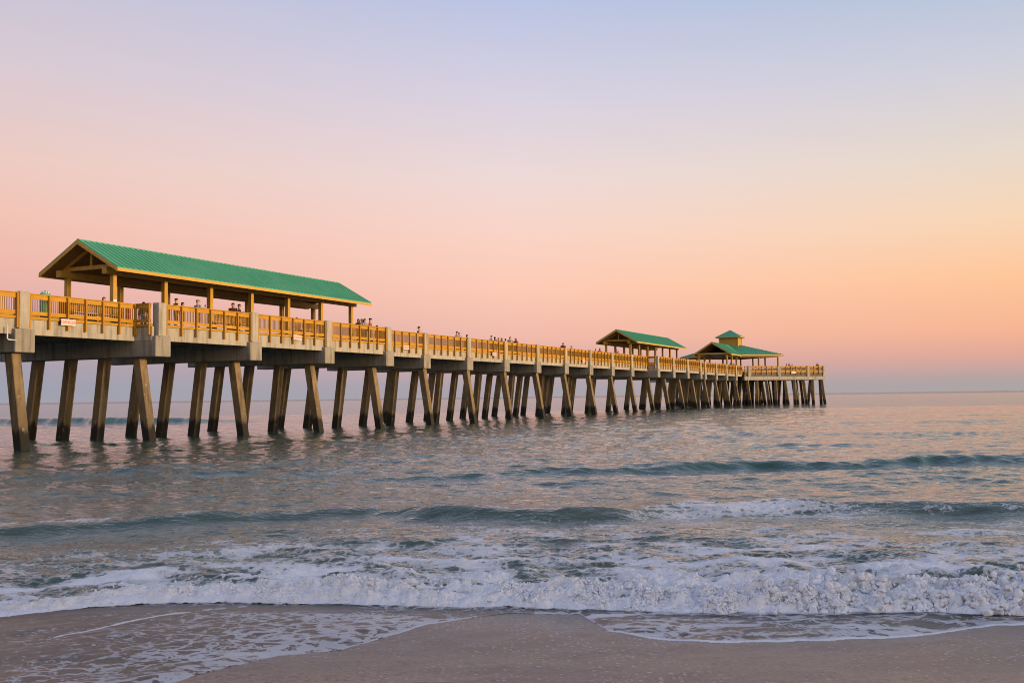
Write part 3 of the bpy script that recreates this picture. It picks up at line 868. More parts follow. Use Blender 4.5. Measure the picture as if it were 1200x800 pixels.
person(702, 408.0, 0.9, -120, 'lean', 'maroon', 'black', 'black', 1, 1, 'person in maroon, right of a pair before the middle shelter')
person(721.6, 409.8, 0.9, -20, 'lean', 'black', 'denim', 'black', 0, 1, 'person in black below the gable of the middle shelter')
person(724.4, 411.3, 1.2, 170, 'stand', 'grey', 'denim', 'brown', 1, 0, 'person in grey facing the one in black under the middle gable')
person(789.8, 425.0, W_ + 1.1, -40, 'lean', 'black', 'denim', 'black', 0, 1, 'person in black, left of a pair under the end of the middle roof')
person(793, 426.0, W_ + 1.0, 190, 'stand', 'navy', 'denim', 'brown', 1, 0, 'person in navy, right of a pair under the end of the middle roof')
person(822.5, 421.2, 0.8, -80, 'stand', 'white', 'khaki', 'fair', 0, 0, 'fair haired person in white between two pillars before the pavilion')
person(856.2, 424.2, 1.0, 160, 'stand', 'black', 'denim', 'black', 0, 1, 'person in black by the pavilion porch post')
person(859.6, 425.3, 1.1, -30, 'talk', 'charcoal', 'denim', 'black', 0, 1, 'person in charcoal just right of the porch post')
def on_head(e, back):
    a, b = EDG[0]; d = (b - a).normalized(); nrm = Vector((-d.y, d.x)); q = a + d * e + nrm * back
    return P(HC + q.x, HV + q.y, DECK)
person(923.8, 426.1, 0, -90, 'stand', 'navy', 'denim', 'black', 0, 1, 'left one of three people at the end platform rail', at=on_head(11.5, .9))
person(927.0, 425.2, 0, -100, 'talk', 'black', 'denim', 'black', 0, 1, 'middle and tallest of three people at the end platform rail', at=on_head(12.2, 1.0))
person(930.2, 426.4, 0, -60, 'stand', 'maroon', 'denim', 'brown', 1, 0, 'right one of three people at the end platform rail', at=on_head(12.9, .9))
person(963.8, 424.6, 0, 30, 'stand', 'charcoal', 'black', 'black', 0, 1, 'lone person at the far right corner of the end platform', at=on_head(19.4, 0.9))

bpy.data.scenes.remove(TMP)
# ------------------------------------------------------------------ noise fields
PERM = RNG.permutation(4096).astype(np.int64)
GA = RNG.uniform(0, 2 * np.pi, 4096); GXA, GYA = np.cos(GA), np.sin(GA)
HA, HB = RNG.uniform(0, 1, 4096), RNG.uniform(0, 1, 4096)
def hsh(ix, iy): return PERM[(PERM[ix & 4095] + iy) & 4095]
def perlin(x, y):
    ix = np.floor(x).astype(np.int64); iy = np.floor(y).astype(np.int64); fx = x - ix; fy = y - iy
    u = fx * fx * fx * (fx * (fx * 6 - 15) + 10); w = fy * fy * fy * (fy * (fy * 6 - 15) + 10)
    def g(a, b):
        h = hsh(ix + a, iy + b); return GXA[h] * (fx - a) + GYA[h] * (fy - b)
    return ((g(0, 0) * (1 - u) + g(1, 0) * u) * (1 - w) + (g(0, 1) * (1 - u) + g(1, 1) * u) * w) * 1.5
def fbm(x, y, oct=4, gain=0.5):
    s = 0; a = 1.0
    for k in range(oct):
        s = s + a * perlin(x + 17.3 * k, y + 9.1 * k); x = x * 2.03; y = y * 2.03; a *= gain
    return s
LX = np.linspace(-60, 60, 24001)
def line_noise(x, f, seed, oct=3):
    """alongshore noise, looked up from one line"""
    return np.interp(x, LX, fbm(LX * f + seed, LX * 0 + seed * 1.7 + .3, oct))
def worley(x, y):
    ix = np.floor(x).astype(np.int64); iy = np.floor(y).astype(np.int64)
    d = np.full(x.shape, 9.0)
    for a in (-1, 0, 1):
        for b in (-1, 0, 1):
            h = hsh(ix + a, iy + b)
            d = np.minimum(d, (ix + a + HA[h] - x) ** 2 + (iy + b + HB[h] - y) ** 2)
    return np.sqrt(d)
def sstep(a, b, x):
    t = np.clip((x - a) / (b - a), 0, 1); return t * t * (3 - 2 * t)
def survey(pts, z):
    q = np.array([ground(px, py, z) for px, py in pts]); return q[:, 0], q[:, 1]
def bubbles(x, y, cell):
    w = worley(x / cell, y / cell); return np.sqrt(np.clip(1 - (w / 0.75) ** 2, 0, 1))

# shore-parallel lines, surveyed in plan
fX, fY = survey([(-500, 760), (-250, 745), (0, 722), (60, 712), (130, 704), (200, 701), (300, 702), (400, 704), (500, 706), (600, 708), (680, 712), (760, 717), (850, 719), (950, 719), (1050, 719), (1130, 722), (1200, 724), (1500, 722)], 0.05)
eX, eY = survey([(-500, 1000), (0, 930), (120, 860), (200, 822), (262, 800), (330, 777), (400, 763), (440, 749), (500, 729), (560, 717), (600, 712), (680, 713), (694, 726), (712, 741), (760, 751), (860, 758), (960, 755.5), (1040, 749), (1100, 743), (1150, 736), (1200, 731), (1320, 724), (1600, 724)], 0.08)
w2X, w2Y = survey([(-300, 612), (0, 607), (100, 603), (200, 597), (330, 591), (430, 588), (520, 592), (620, 596), (720, 594), (800, 586), (900, 584), (1000, 586), (1100, 587), (1200, 587), (1500, 586)], 0.25)
w3X, w3Y = survey([(-300, 566), (100, 561), (300, 556), (450, 549), (640, 543), (760, 540), (900, 536), (1000, 533), (1150, 530), (1200, 529), (1500, 526)], 0.22)

def sand_height(X, Y):
    k = 10.9 - Y
    z = 0.055 * k + 0.02
    z = np.where(k < 0, 0.055 * k + 0.02, z)
    z = np.where(Y < 0, 0.055 * 10.9 + 0.02 - 0.03 * Y, z)
    z = np.maximum(z, -4.0)
    a = X * 0.8 + Y * 0.6; b = -X * 0.6 + Y * 0.8
    m = sstep(11.5, 9.5, Y)
    z = z + m * (0.028 * fbm(a * 0.35 + 3, b * 1.0 + 1.7, 3) + 0.009 * fbm(X * 2.2, Y * 2.2, 3))
    return z

# ------------------------------------------------------------------ sea mesh (rows run along the shore, closer together near the beach)
def steps(a, b, d0, d1):
    out = [a]; y = a
    while y < b:
        t = (y - a) / (b - a); y += d0 + (d1 - d0) * t; out.append(y)
    return out[:-1]
rows = steps(5.0, 10.2, .03, .02) + steps(10.2, 14.5, .0135, .017) + steps(14.5, 24, .018, .05) + steps(24, 50, .05, .22) + steps(50, 160, .22, 1.0)
y = rows[-1] * 1.01
while y < 15000: rows.append(y); y *= 1.04
rows.append(15000.0)
rows = np.array(rows)
cc = np.concatenate([np.linspace(-1.6, -.62, 60)[:-1], np.linspace(-.62, .62, 1120), np.linspace(.62, 1.6, 60)[1:]])
NC, NR = len(cc), len(rows)
Y = np.repeat(rows[:, None], NC, 1); X = cc[None, :] * (Y + 1.2)
dx = (rows + 1.2) * (1.24 / 1120); dyy = np.gradient(rows)
sp_ = np.maximum(dx, dyy * 0.5)[:, None]

front = np.interp(X, fX, fY) + 0.10 * line_noise(X, 1.1, 4.2, 4) + 0.05 * line_noise(X, 5, 1.0, 2) + 0.03 * np.abs(line_noise(X, 11, 3.0, 2))
d = Y - front
pxc = X / np.maximum(Y, 1) * 1200 + 600                     # only to shape the alongshore change of the bore
xs = X                                                       # alongshore metres
hb = np.interp(xs, [-9, -5.4, -4.6, -3.6, -2, 0, 1.6, 2.6, 4, 6, 9], [.02, .03, .045, .065, .09, .11, .14, .175, .20, .20, .20])
hb = hb * (1 + .30 * line_noise(X, .9, 2))
rise = sstep(-0.05, 0.85, d) ** 0.75
back = np.exp(-np.clip(d - 0.80, 0, None) / 1.5)
bore = hb * rise * (0.32 + 0.68 * back)
zone = (d > -0.05)
turb = rise * np.exp(-np.clip(d - 0.5, 0, None) / 2.6)
level = -0.20 * sstep(15, 29, Y)

# ocean chop
chop = np.zeros_like(X); DY = np.zeros_like(X)
wr = np.random.default_rng(5)
MOD = [perlin(X / q + 3 * q, Y / q) for q in (3.5, 9.0, 24.0)]
for k in range(46):
    lam = 0.35 * (40 ** (k / 45.0)); ang = wr.normal(0, 0.55); amp = 0.0082 * lam ** (0.8 if lam < 1 else 0.5)
    kx, ky = math.sin(ang) * 2 * math.pi / lam, math.cos(ang) * 2 * math.pi / lam
    p0, sg = wr.uniform(0, 6.28), wr.choice((-1, 1))
    nr = int((1.6 - 4.0 * sp_[:, 0] / lam > 0).sum())            # rows fine enough for this wave
    if nr < 2: continue
    q = slice(0, nr); fade = np.clip(1.6 - 4.0 * sp_[q] / lam, 0, 1)
    m1 = MOD[0 if lam < 1 else 1 if lam < 3.5 else 2][q]; m2 = MOD[1 if lam < 1.5 else 2][q]
    ph = (kx * X[q] + ky * Y[q] + p0 + 1.2 * sg * m1)
    a = amp * fade * np.clip(0.55 + 0.8 * sg * m2, 0.08, 1.4)
    chop[q] += a * np.sin(ph); DY[q] += a * 0.7 * np.cos(ph)
shal = sstep(11, 17, Y) * 0.75 + sstep(17, 30, Y) * 0.25
chop *= shal; DY *= shal * -0.5

def swell(cX, cY, amp, wf, wb, seed, wig=0.25):
    c = np.interp(X, cX, cY) + wig * line_noise(X, 0.35, seed)
    q = Y - c
    prof = np.where(q < 0, np.exp(-(q / wf) ** 2), np.exp(-(q / wb) ** 2))
    return amp * prof, q
a2 = np.interp(X, [-30, -9, -6, -3, 0, 2.2, 4, 7, 10, 40], [.17, .18, .21, .24, .21, .18, .20, .22, .21, .21]) * (1 + .18 * line_noise(X, .5, 8, 2))
s2, q2 = swell(w2X, w2Y, a2, 0.62, 1.6, 2.0)
a3 = np.interp(X, [-40, -8, -3, 2, 8, 14, 40], [.02, .06, .16, .23, .25, .28, .28]) * np.clip(1 + .22 * line_noise(X, .4, 18, 3), .3, 1.6)
s3, q3 = swell(w3X, w3Y, a3, 0.75, 2.0, 5.0, 0.7)
a3b = np.interp(X, [-60, -14, -4, 3, 8, 50], [.05, .16, .20, .06, .0, .0])
s3b, q3b = swell(np.array([-60., 60.]), np.array([33.0, 36.5]), a3b, 1.0, 2.4, 7.0, 0.6)
a4 = np.interp(X, [-300, -70, -40, -25, 200], [.75, .75, .70, .0, .0])
s4, q4 = swell(np.array([-300., 300.]), np.array([112., 118.]), a4, 1.6, 5.0, 9.0, 1.2)
a5 = np.interp(X, [-300, 18, 26, 40, 52, 300], [.0, .0, .16, .16, .05, .05])
s5, q5 = swell(np.array([-300., 300.]), np.array([78., 80.]), a5, 1.3, 4.0, 12.0, 1.0)
a6 = np.interp(X, [-300, -40, 0, 60, 200], [.12, .15, .1, .12, .1])
s6, q6 = swell(np.array([-300., 300.]), np.array([150., 156.]), a6, 2.5, 6.0, 15.0, 3.0)
s7, q7 = swell(np.array([-300., 300.]), np.array([56., 60.]), np.interp(X, [-100, -30, 0, 15, 60], [.12, .2, .1, .18, .22]), 1.6, 4.0, 25.0, 2.5)
wave = s2 + s3 + s3b + s4 + s5 + s6 + s7

# breaking patch on the second wave (right of the middle)
brk = np.interp(X, [1.8, 2.8, 3.6, 5.2, 6.2, 7.2], [0, .5, 1, 1, .4, 0]) * np.exp(-((q2 + 0.35) / 0.8) ** 2)
brk = brk * np.clip(0.22 + 0.95 * fbm(X * 1.0, Y * 2.4, 4), 0, 0.95)

# foam lumps
near = (Y < 24).astype(float)
ridx = np.where(rows < 24)[0][-1] + 1
xs_, ys_ = X[:ridx], Y[:ridx]
arc_ = ys_ + 1.0 * bore[:ridx]                                  # distance measured over the steep front, so lumps keep their shape
wx = xs_ + 0.045 * fbm(xs_ * 3.5, arc_ * 3.5, 3); wy = arc_ + 0.045 * fbm(xs_ * 3.5 + 9, arc_ * 3.5 + 5, 3)
B = np.zeros_like(X)
b1 = bubbles(wx, wy * 0.8, 0.15); b2 = bubbles(wx + 3.1, wy * .9 + 1.7, 0.078); b3 = bubbles(wx + 7.7, wy + 5.2, 0.040)
patchy = 0.40 + 0.75 * sstep(-.40, .40, fbm(xs_ * 2.3 + 3, arc_ * 2.8, 3))
B[:ridx] = (0.46 * b1 + 0.26 * b2 + 0.14 * b3) * patchy
patchy_full = np.zeros_like(X); patchy_full[:ridx] = patchy
ROUGHN = np.zeros_like(X); ROUGHN[:ridx] = fbm(wx * 5.5, wy * 5.5, 4)
face = np.exp(-((d - 0.42) / 0.40) ** 2)                         # the tumbling front
crestn = np.zeros_like(X); crestn[:ridx] = sstep(-.1, .6, fbm(xs_ * 2.6 + 40, ys_ * 2.0, 3))
lumpy = (hb + .07) * (0.62 * face + 0.55 * turb * sstep(-.25, .5, fbm(X * 1.0, Y * 1.3, 3)))
lump = lumpy * (B - .16 + 0.03 * ROUGHN)
lump += brk * (B + .2 * ROUGHN) * 0.07
spike = np.zeros_like(X)
pz = perlin(xs_ * 5.5 + 31, ys_ * 5.5 + 7); pw = perlin(xs_ * 0.9 + 3, ys_ * 0.9)
spike[:ridx] = np.clip(pz - 0.55, 0, 1) * sstep(0.0, 0.5, pw)
trough = (0.045 * turb + 0.034 * sstep(.3, 1.2, d) * sstep(9, 3, d)) * fbm(X * 0.9, Y * 1.3, 4)
hump = np.zeros_like(X); hump[:ridx] = (0.016 * sstep(.35, .8, d) * sstep(7, 3, d))[:ridx] * (fbm(xs_ * 2.4, ys_ * 3.6, 4) + .5 * np.abs(perlin(xs_ * 5, ys_ * 7)))
trough = trough + hump

sandz = sand_height(X, Y)
edge = np.interp(X, eX, eY) + 0.06 * line_noise(X, 1.6, 6, 4)
de = Y - edge
film = np.where(de > 0, 0.004 + 0.022 * sstep(0, 0.7, de) + 0.0025 * np.clip(fbm(X * 3.2, Y * 3.2, 3), -1, 1), -0.04 * sstep(0, -.05, de) - 0.006)
swash = sandz + film
open_z = 0.02 + level + bore + wave + chop + 1.0 * lump + trough
blend = sstep(-0.03, 0.05, d)
Z = swash * (1 - blend) + np.maximum(open_z, swash) * blend
Yd = Y - 0.45 * lump * np.clip(face * 1.4, 0, 1) * sstep(0.02, 0.18, d) + DY * near
Xd = X + 0.25 * lump * perlin(X * 7, Y * 7)
# wave fronts lean towards the beach
Yd -= 0.35 * s3 + 0.3 * s2

# ---- surface attributes: how much foam, how clear, how sandy the water is
streak = fbm(X * 0.55, Y * 1.7, 4)
back_len = np.interp(X, [-8, -4, 0, 4, 8], [5.8, 6.8, 7.6, 8.8, 10.0])
foam_b = sstep(-0.03, 0.02, d) * np.clip(1.12 - np.clip(d - .25, 0, None) / back_len * 1.05 + 0.25 * streak, 0, 1)
foam_b *= np.where(d > 0.45, np.clip(0.52 + 0.66 * fbm(X * 0.9 + 5, Y * 1.6, 5), 0.2, 1), 1)
foam_b = np.maximum(foam_b, np.clip(face * 1.2, 0, 1) * zone * np.clip(0.10 + 1.45 * B + .30 * ROUGHN, 0, 1.1))
foam_b = np.maximum(foam_b, .85 * np.exp(-((d - .06) / .09) ** 2) * (d > -.02))
foam_b = np.maximum(foam_b, turb * zone * np.clip(sstep(.12, .45, B * patchy_full) * .85, 0, 1) * sstep(-.1, .5, fbm(X * 1.0, Y * 1.3, 3)))

foam_2 = np.maximum(brk * 1.05, 0.42 * np.exp(-((q2 - .2) / .35) ** 2) * sstep(.1, .5, line_noise(X, .9, 3)))
tail = np.interp(X, [1.5, 3, 6, 7.5], [0, 1, 1, 0]) * sstep(-2.4, -.4, q2) * sstep(.3, -.4, q2) * 0.62
foam_2 = np.maximum(foam_2, tail * np.clip(.8 + .6 * streak, 0, 1))
left_lobe = sstep(1.0, -0.6, X)
edge_band = np.exp(-np.clip(de - 0.04, 0, None) / np.where(X > 0.7, 0.10, 0.17)) * (de > 0)
in_l = np.clip(0.48 - 0.06 * np.clip(de - .2, 0, 4), 0.3, 1) * np.interp(X, [-6, -4.2, -3.2, -2.4, -1.2, 0.2], [.40, .52, .85, 1.0, 1.0, .9])
in_l = in_l * np.clip(0.95 + 0.42 * fbm(X * .9, Y * 1.1, 3), 0.4, 1.25)
in_r = 0.31 + 0.38 * fbm(X * 0.8 + 2, Y * 4.0, 3)
amp_edge = np.interp(X, [-6, -3, -1.6, -1.0, -.3, .4, .9, 1.4, 9], [.2, .3, .5, .62, .6, .45, .7, .95, .95])
foam_f = np.where(de > 0, np.maximum(edge_band * amp_edge, in_l * left_lobe + in_r * (1 - left_lobe)), 0)
arcX, arcY = survey([(60, 752), (100, 741), (150, 727), (200, 714), (250, 707), (290, 703)], 0.08)
arc = np.exp(-((Y - np.interp(X, arcX, arcY)) / 0.10) ** 2) * ((X > arcX[0]) & (X < arcX[-1]))
foam_f = np.maximum(foam_f, arc * 0.78 * (de > 0))
foam_f *= np.where(left_lobe > .5, np.clip(1.1 - .75 * np.exp(-((d + .35) / .3) ** 2), 0, 1), 1)
foam = np.where(d > -0.01, np.maximum(foam_b, foam_2), foam_f)
clear = 1 - sstep(-0.03, 0.25, d)
sandy = np.interp(Y, [9, 11, 14, 22, 27, 36], [1, 1, .95, .8, .5, .2]) * (0.75 + 0.3 * fbm(X * .3, Y * .4, 2))
cream = np.clip(1.2 * face * zone * np.interp(X, [-6, -4.5, -1, .8, 1.6], [.35, .35, .15, .06, .0]) * np.clip(.5 + fbm(X * 1.5, Y * 1.5, 2), 0, 1), 0, 1)

def grid_mesh(name, Xg, Yg, Zg, attrs):
    nr, nc = Xg.shape
    me = bpy.data.meshes.new(name)
    co = np.stack([Xg, Yg, Zg], -1).reshape(-1, 3).astype(np.float32)
    me.vertices.add(len(co)); me.vertices.foreach_set('co', co.ravel())
    i = np.arange(nr - 1)[:, None] * nc + np.arange(nc - 1)[None, :]
    q = np.stack([i, i + 1, i + nc + 1, i + nc], -1).reshape(-1, 4).astype(np.int32)
    me.loops.add(q.size); me.loops.foreach_set('vertex_index', q.ravel())
    me.polygons.add(len(q))
    me.polygons.foreach_set('loop_start', np.arange(0, q.size, 4, dtype=np.int32))
    me.polygons.foreach_set('loop_total', np.full(len(q), 4, dtype=np.int32))
    me.polygons.foreach_set('use_smooth', np.ones(len(q), dtype=bool))
    for k, val in attrs.items():
        at = me.attributes.new(k, 'FLOAT', 'POINT'); at.data.foreach_set('value', val.ravel().astype(np.float32))
    me.update(calc_edges=True)
    return me

def sea_mat():
    m, nt = new_mat('sea_surface')
    pos = world_pos(nt)
    at = lambda n: N(nt, 'ShaderNodeAttribute', attribute_name=n).outputs['Fac']
    foam_a, clear_a, sandy_a, cream_a = at('foam'), at('clear'), at('sandy'), at('cream')
    # ripples
    r1 = noise(nt, scaled(nt, pos, 1.0, 1.5, 1), 0.55, 3, 0.5)
    r2 = noise(nt, scaled(nt, pos, 1.0, 1.7, 1, 0.2), 2.6, 4, 0.55, 0.3)
    r3 = noise(nt, scaled(nt, pos, 1.0, 1.6, 1, -0.3), 9.0, 3, 0.5, 0.3)
    deep = math_n(nt, 'SUBTRACT', 1.0, clear_a)
    sy = N(nt, 'ShaderNodeSeparateXYZ'); nt.links.new(pos, sy.inputs[0])
    off = mapr(nt, sy.outputs[1], 500, 2200)                       # rougher water offshore
    h = math_n(nt, 'ADD', math_n(nt, 'MULTIPLY', r1, math_n(nt, 'ADD', 0.048, math_n(nt, 'MULTIPLY', off, 0.6))), math_n(nt, 'MULTIPLY', r2, 0.036))
    h = math_n(nt, 'MULTIPLY', h, deep)
    h = math_n(nt, 'ADD', h, math_n(nt, 'MULTIPLY', r3, math_n(nt, 'ADD', 0.0015, math_n(nt, 'MULTIPLY', deep, 0.013))))
    bmp = N(nt, 'ShaderNodeBump'); bmp.inputs['Strength'].default_value = 1.0; bmp.inputs['Distance'].default_value = 1.0
    nt.links.new(h, bmp.inputs['Height'])
    fr = N(nt, 'ShaderNodeFresnel'); fr.inputs['IOR'].default_value = 1.333; nt.links.new(bmp.outputs[0], fr.inputs['Normal'])
    gl = N(nt, 'ShaderNodeBsdfGlossy'); nt.links.new(mapr(nt, clear_a, 0, 1, 0.012, 0.28), gl.inputs['Roughness']); gl.inputs['Color'].default_value = (1, 1, 1, 1)
    nt.links.new(bmp.outputs[0], gl.inputs['Normal'])
    body = mixc(nt, sandy_a, (0.018, 0.074, 0.064), (0.096, 0.112, 0.076))
    body = mixc(nt, mapr(nt, foam_a, 0.15, 0.75, 0, 0.8), body, (0.27, 0.29, 0.265))       # aerated water is paler
    df = N(nt, 'ShaderNodeBsdfDiffuse'); nt.links.new(body, df.inputs['Color'])
    tr = N(nt, 'ShaderNodeBsdfTransparent'); tr.inputs['Color'].default_value = (0.80, 0.76, 0.72, 1)
    mb_ = N(nt, 'ShaderNodeMixShader'); nt.links.new(clear_a, mb_.inputs[0]); nt.links.new(df.outputs[0], mb_.inputs[1]); nt.links.new(tr.outputs[0], mb_.inputs[2])
    wat = N(nt, 'ShaderNodeMixShader'); nt.links.new(math_n(nt, 'MULTIPLY', fr.outputs[0], mapr(nt, clear_a, 0, 1, 1.0, 0.5)), wat.inputs[0]); nt.links.new(mb_.outputs[0], wat.inputs[1]); nt.links.new(gl.outputs[0], wat.inputs[2])
    # foam lace
    wob = N(nt, 'ShaderNodeTexNoise'); wob.inputs['Scale'].default_value = 2.2; wob.inputs['Detail'].default_value = 4; nt.links.new(pos, wob.inputs['Vector'])
    vm = N(nt, 'ShaderNodeVectorMath', operation='MULTIPLY_ADD'); nt.links.new(wob.outputs['Color'], vm.inputs[0]); vm.inputs[1].default_value = (.5, .5, .5); nt.links.new(pos, vm.inputs[2])
    vo = N(nt, 'ShaderNodeTexVoronoi', feature='DISTANCE_TO_EDGE'); vo.inputs['Scale'].default_value = 4.4; nt.links.new(scaled(nt, vm.outputs[0], 1, 1.0, 1), vo.inputs['Vector'])
    vo2 = N(nt, 'ShaderNodeTexVoronoi', feature='DISTANCE_TO_EDGE'); vo2.inputs['Scale'].default_value = 12.5; nt.links.new(vm.outputs[0], vo2.inputs['Vector'])
    l1 = mapr(nt, vo.outputs['Distance'], 0.0, 0.34, 1, 0); l2 = mapr(nt, vo2.outputs['Distance'], 0.0, 0.36, 1, 0)
    n1 = noise(nt, vm.outputs[0], 8.5, 6, 0.64); n4 = noise(nt, vm.outputs[0], 27, 5, 0.7)
    n2 = noise(nt, scaled(nt, pos, 0.8, 1.2, 1), 1.6, 4, 0.6)
    pat = math_n(nt, 'ADD', math_n(nt, 'MULTIPLY', l1, 0.26), math_n(nt, 'MULTIPLY', l2, 0.16))
    pat = math_n(nt, 'ADD', pat, math_n(nt, 'MULTIPLY', n1, 0.52))
    pat = math_n(nt, 'ADD', pat, math_n(nt, 'MULTIPLY', n4, 0.28))
    pat = math_n(nt, 'ADD', pat, math_n(nt, 'MULTIPLY', n2, 0.20))
    thr = mapr(nt, foam_a, 0.0, 1.0, 1.02, 0.22, smooth=False)
    mask = mapr(nt, pat, math_n(nt, 'SUBTRACT', thr, 0.05), math_n(nt, 'ADD', thr, 0.11))
    mask = math_n(nt, 'MULTIPLY', mask, mapr(nt, foam_a, 0.02, 0.12))
    # loose flecks of foam left on the thin swash
    vf = N(nt, 'ShaderNodeTexVoronoi'); vf.inputs['Scale'].default_value = 1.0
    wob2 = N(nt, 'ShaderNodeTexNoise'); wob2.inputs['Scale'].default_value = 11; wob2.inputs['Detail'].default_value = 3; nt.links.new(pos, wob2.inputs['Vector'])
    vg = N(nt, 'ShaderNodeVectorMath', operation='MULTIPLY_ADD'); nt.links.new(wob2.outputs['Color'], vg.inputs[0]); vg.inputs[1].default_value = (.22, .16, 0); nt.links.new(pos, vg.inputs[2])
    nt.links.new(scaled(nt, vg.outputs[0], 8.0, 9.5, 1), vf.inputs['Vector'])
    sv = N(nt, 'ShaderNodeSeparateXYZ'); nt.links.new(vf.outputs['Color'], sv.inputs[0])
    rad = math_n(nt, 'ADD', 0.20, math_n(nt, 'MULTIPLY', foam_a, 0.45))
    fk = mapr(nt, vf.outputs['Distance'], math_n(nt, 'SUBTRACT', rad, 0.10), rad, 1, 0)
    fk = math_n(nt, 'MULTIPLY', fk, math_n(nt, 'LESS_THAN', sv.outputs[0], math_n(nt, 'MULTIPLY', foam_a, 1.5)))
    fk = math_n(nt, 'MULTIPLY', fk, math_n(nt, 'MULTIPLY', clear_a, 0.85))
    mask = math_n(nt, 'MAXIMUM', mask, math_n(nt, 'MULTIPLY', fk, mapr(nt, foam_a, 0.02, 0.12)))
    mask = math_n(nt, 'MULTIPLY', mask, mapr(nt, clear_a, 0, 1, 1.0, 0.82))
    mask = math_n(nt, 'MULTIPLY', mask, mapr(nt, foam_a, 0.25, 0.95, 0.52, 1.0))   # old foam is thin
    fb = N(nt, 'ShaderNodeBump'); fb.inputs['Strength'].default_value = 1.0; fb.inputs['Distance'].default_value = 0.03
    fh = math_n(nt, 'ADD', math_n(nt, 'MULTIPLY', noise(nt, pos, 24, 6, 0.65), mapr(nt, clear_a, 0, 1, 1.3, 0.3)), math_n(nt, 'MULTIPLY', mask, mapr(nt, clear_a, 0, 1, 0.8, 0.25))); nt.links.new(fh, fb.inputs['Height'])
    fcol = mixc(nt, cream_a, (0.91, 0.915, 0.925), (0.74, 0.66, 0.54))
    fd = N(nt, 'ShaderNodeBsdfPrincipled'); nt.links.new(fcol, fd.inputs['Base Color']); fd.inputs['Roughness'].default_value = 0.7
    fd.inputs['Specular IOR Level'].default_value = 0.25; nt.links.new(fb.outputs[0], fd.inputs['Normal'])
    out = N(nt, 'ShaderNodeMixShader'); nt.links.new(mask, out.inputs[0]); nt.links.new(wat.outputs[0], out.inputs[1]); nt.links.new(fd.outputs[0], out.inputs[2])
    o = N(nt, 'ShaderNodeOutputMaterial'); nt.links.new(out.outputs[0], o.inputs[0])
    return m
sea_me = grid_mesh('sea_water', Xd, Yd, Z, dict(foam=foam, clear=clear, sandy=np.clip(sandy, 0, 1), cream=cream))
sea_me.materials.append(sea_mat())
sea = link('sea_water', sea_me)
tag(sea, 'grey green sea with swells, a foaming shore break and thin swash', 'sea', kind='structure')

def froth():
    """the tumbling head of the shore break: thousands of small clots of foam heaped on the front"""
    g = np.random.default_rng(21)
    bm = bmesh.new(); bmesh.ops.create_icosphere(bm, subdivisions=2, radius=1.0)
    ico = np.array([v.co[:] for v in bm.verts]); tri = np.array([[v.index for v in f.verts] for f in bm.faces]); bm.free()
    wgt = (np.clip(face, 0, 1) ** 1.2 * (d > 0.0) * (d < 1.3) * (0.06 + crestn) * np.clip(hb / .2, .25, 1.2) * (np.abs(X) < 7.5))
    wgt = wgt * dyy[:, None] * dx[:, None]
    wgt = (wgt / wgt.sum()).ravel(); n = 8500
    pick = g.choice(wgt.size, n, p=wgt)
    px_, py_, pz_ = Xd.ravel()[pick], Yd.ravel()[pick], Z.ravel()[pick]
    hh = np.clip(hb.ravel()[pick] / .2, .35, 1.15)
    r = np.clip(np.exp(g.normal(math.log(.0145), .55, n)), .0045, .036) * hh
    throw = np.where(g.random(n) < .18, g.exponential(.035, n), 0) * hh
    cx = px_ + g.normal(0, .01, n); cy2 = py_ - r * .5; cz = pz_ + r * .35 + throw
    r = np.where(throw > .02, r * .5, r)
    sc = g.uniform(.5, 1.6, (n, 3)); rot = g.uniform(0, 6.28, n)
    wob = 1 + .34 * np.sin(ico[None, :, 0] * g.uniform(2, 5, (n, 1)) + g.uniform(0, 6, (n, 1))) + .26 * np.sin(ico[None, :, 1] * g.uniform(3, 7, (n, 1)) + ico[None, :, 2] * 4 + g.uniform(0, 6, (n, 1)))
    p = ico[None] * sc[:, None, :] * wob[..., None] * r[:, None, None]
    c, s_ = np.cos(rot)[:, None], np.sin(rot)[:, None]
    q = np.stack([p[..., 0] * c - p[..., 2] * s_, p[..., 1], p[..., 0] * s_ + p[..., 2] * c], -1) + np.stack([cx, cy2, cz], -1)[:, None, :]
    me = bpy.data.meshes.new('foam'); co = q.reshape(-1, 3).astype(np.float32)
    me.vertices.add(len(co)); me.vertices.foreach_set('co', co.ravel())
    f = (tri[None] + (np.arange(n) * len(ico))[:, None, None]).reshape(-1, 3).astype(np.int32)
    me.loops.add(f.size); me.loops.foreach_set('vertex_index', f.ravel()); me.polygons.add(len(f))
    me.polygons.foreach_set('loop_start', np.arange(0, f.size, 3, dtype=np.int32)); me.polygons.foreach_set('loop_total', np.full(len(f), 3, dtype=np.int32))
    me.polygons.foreach_set('use_smooth', np.ones(len(f), dtype=bool)); me.update(calc_edges=True)
    m, nt = new_mat('foam_clots'); b = noise(nt, world_pos(nt), 45, 4, 0.65)
    finish(nt, mixc(nt, noise(nt, world_pos(nt), 3, 3, .6), (0.90, 0.90, 0.915), (0.86, 0.855, 0.85)), 0.7, b, 0.012, 0.25); me.materials.append(m)
    tag(link('foam', me), 'white clots of foam tumbling along the front of the shore break', 'foam', kind='stuff')
froth()
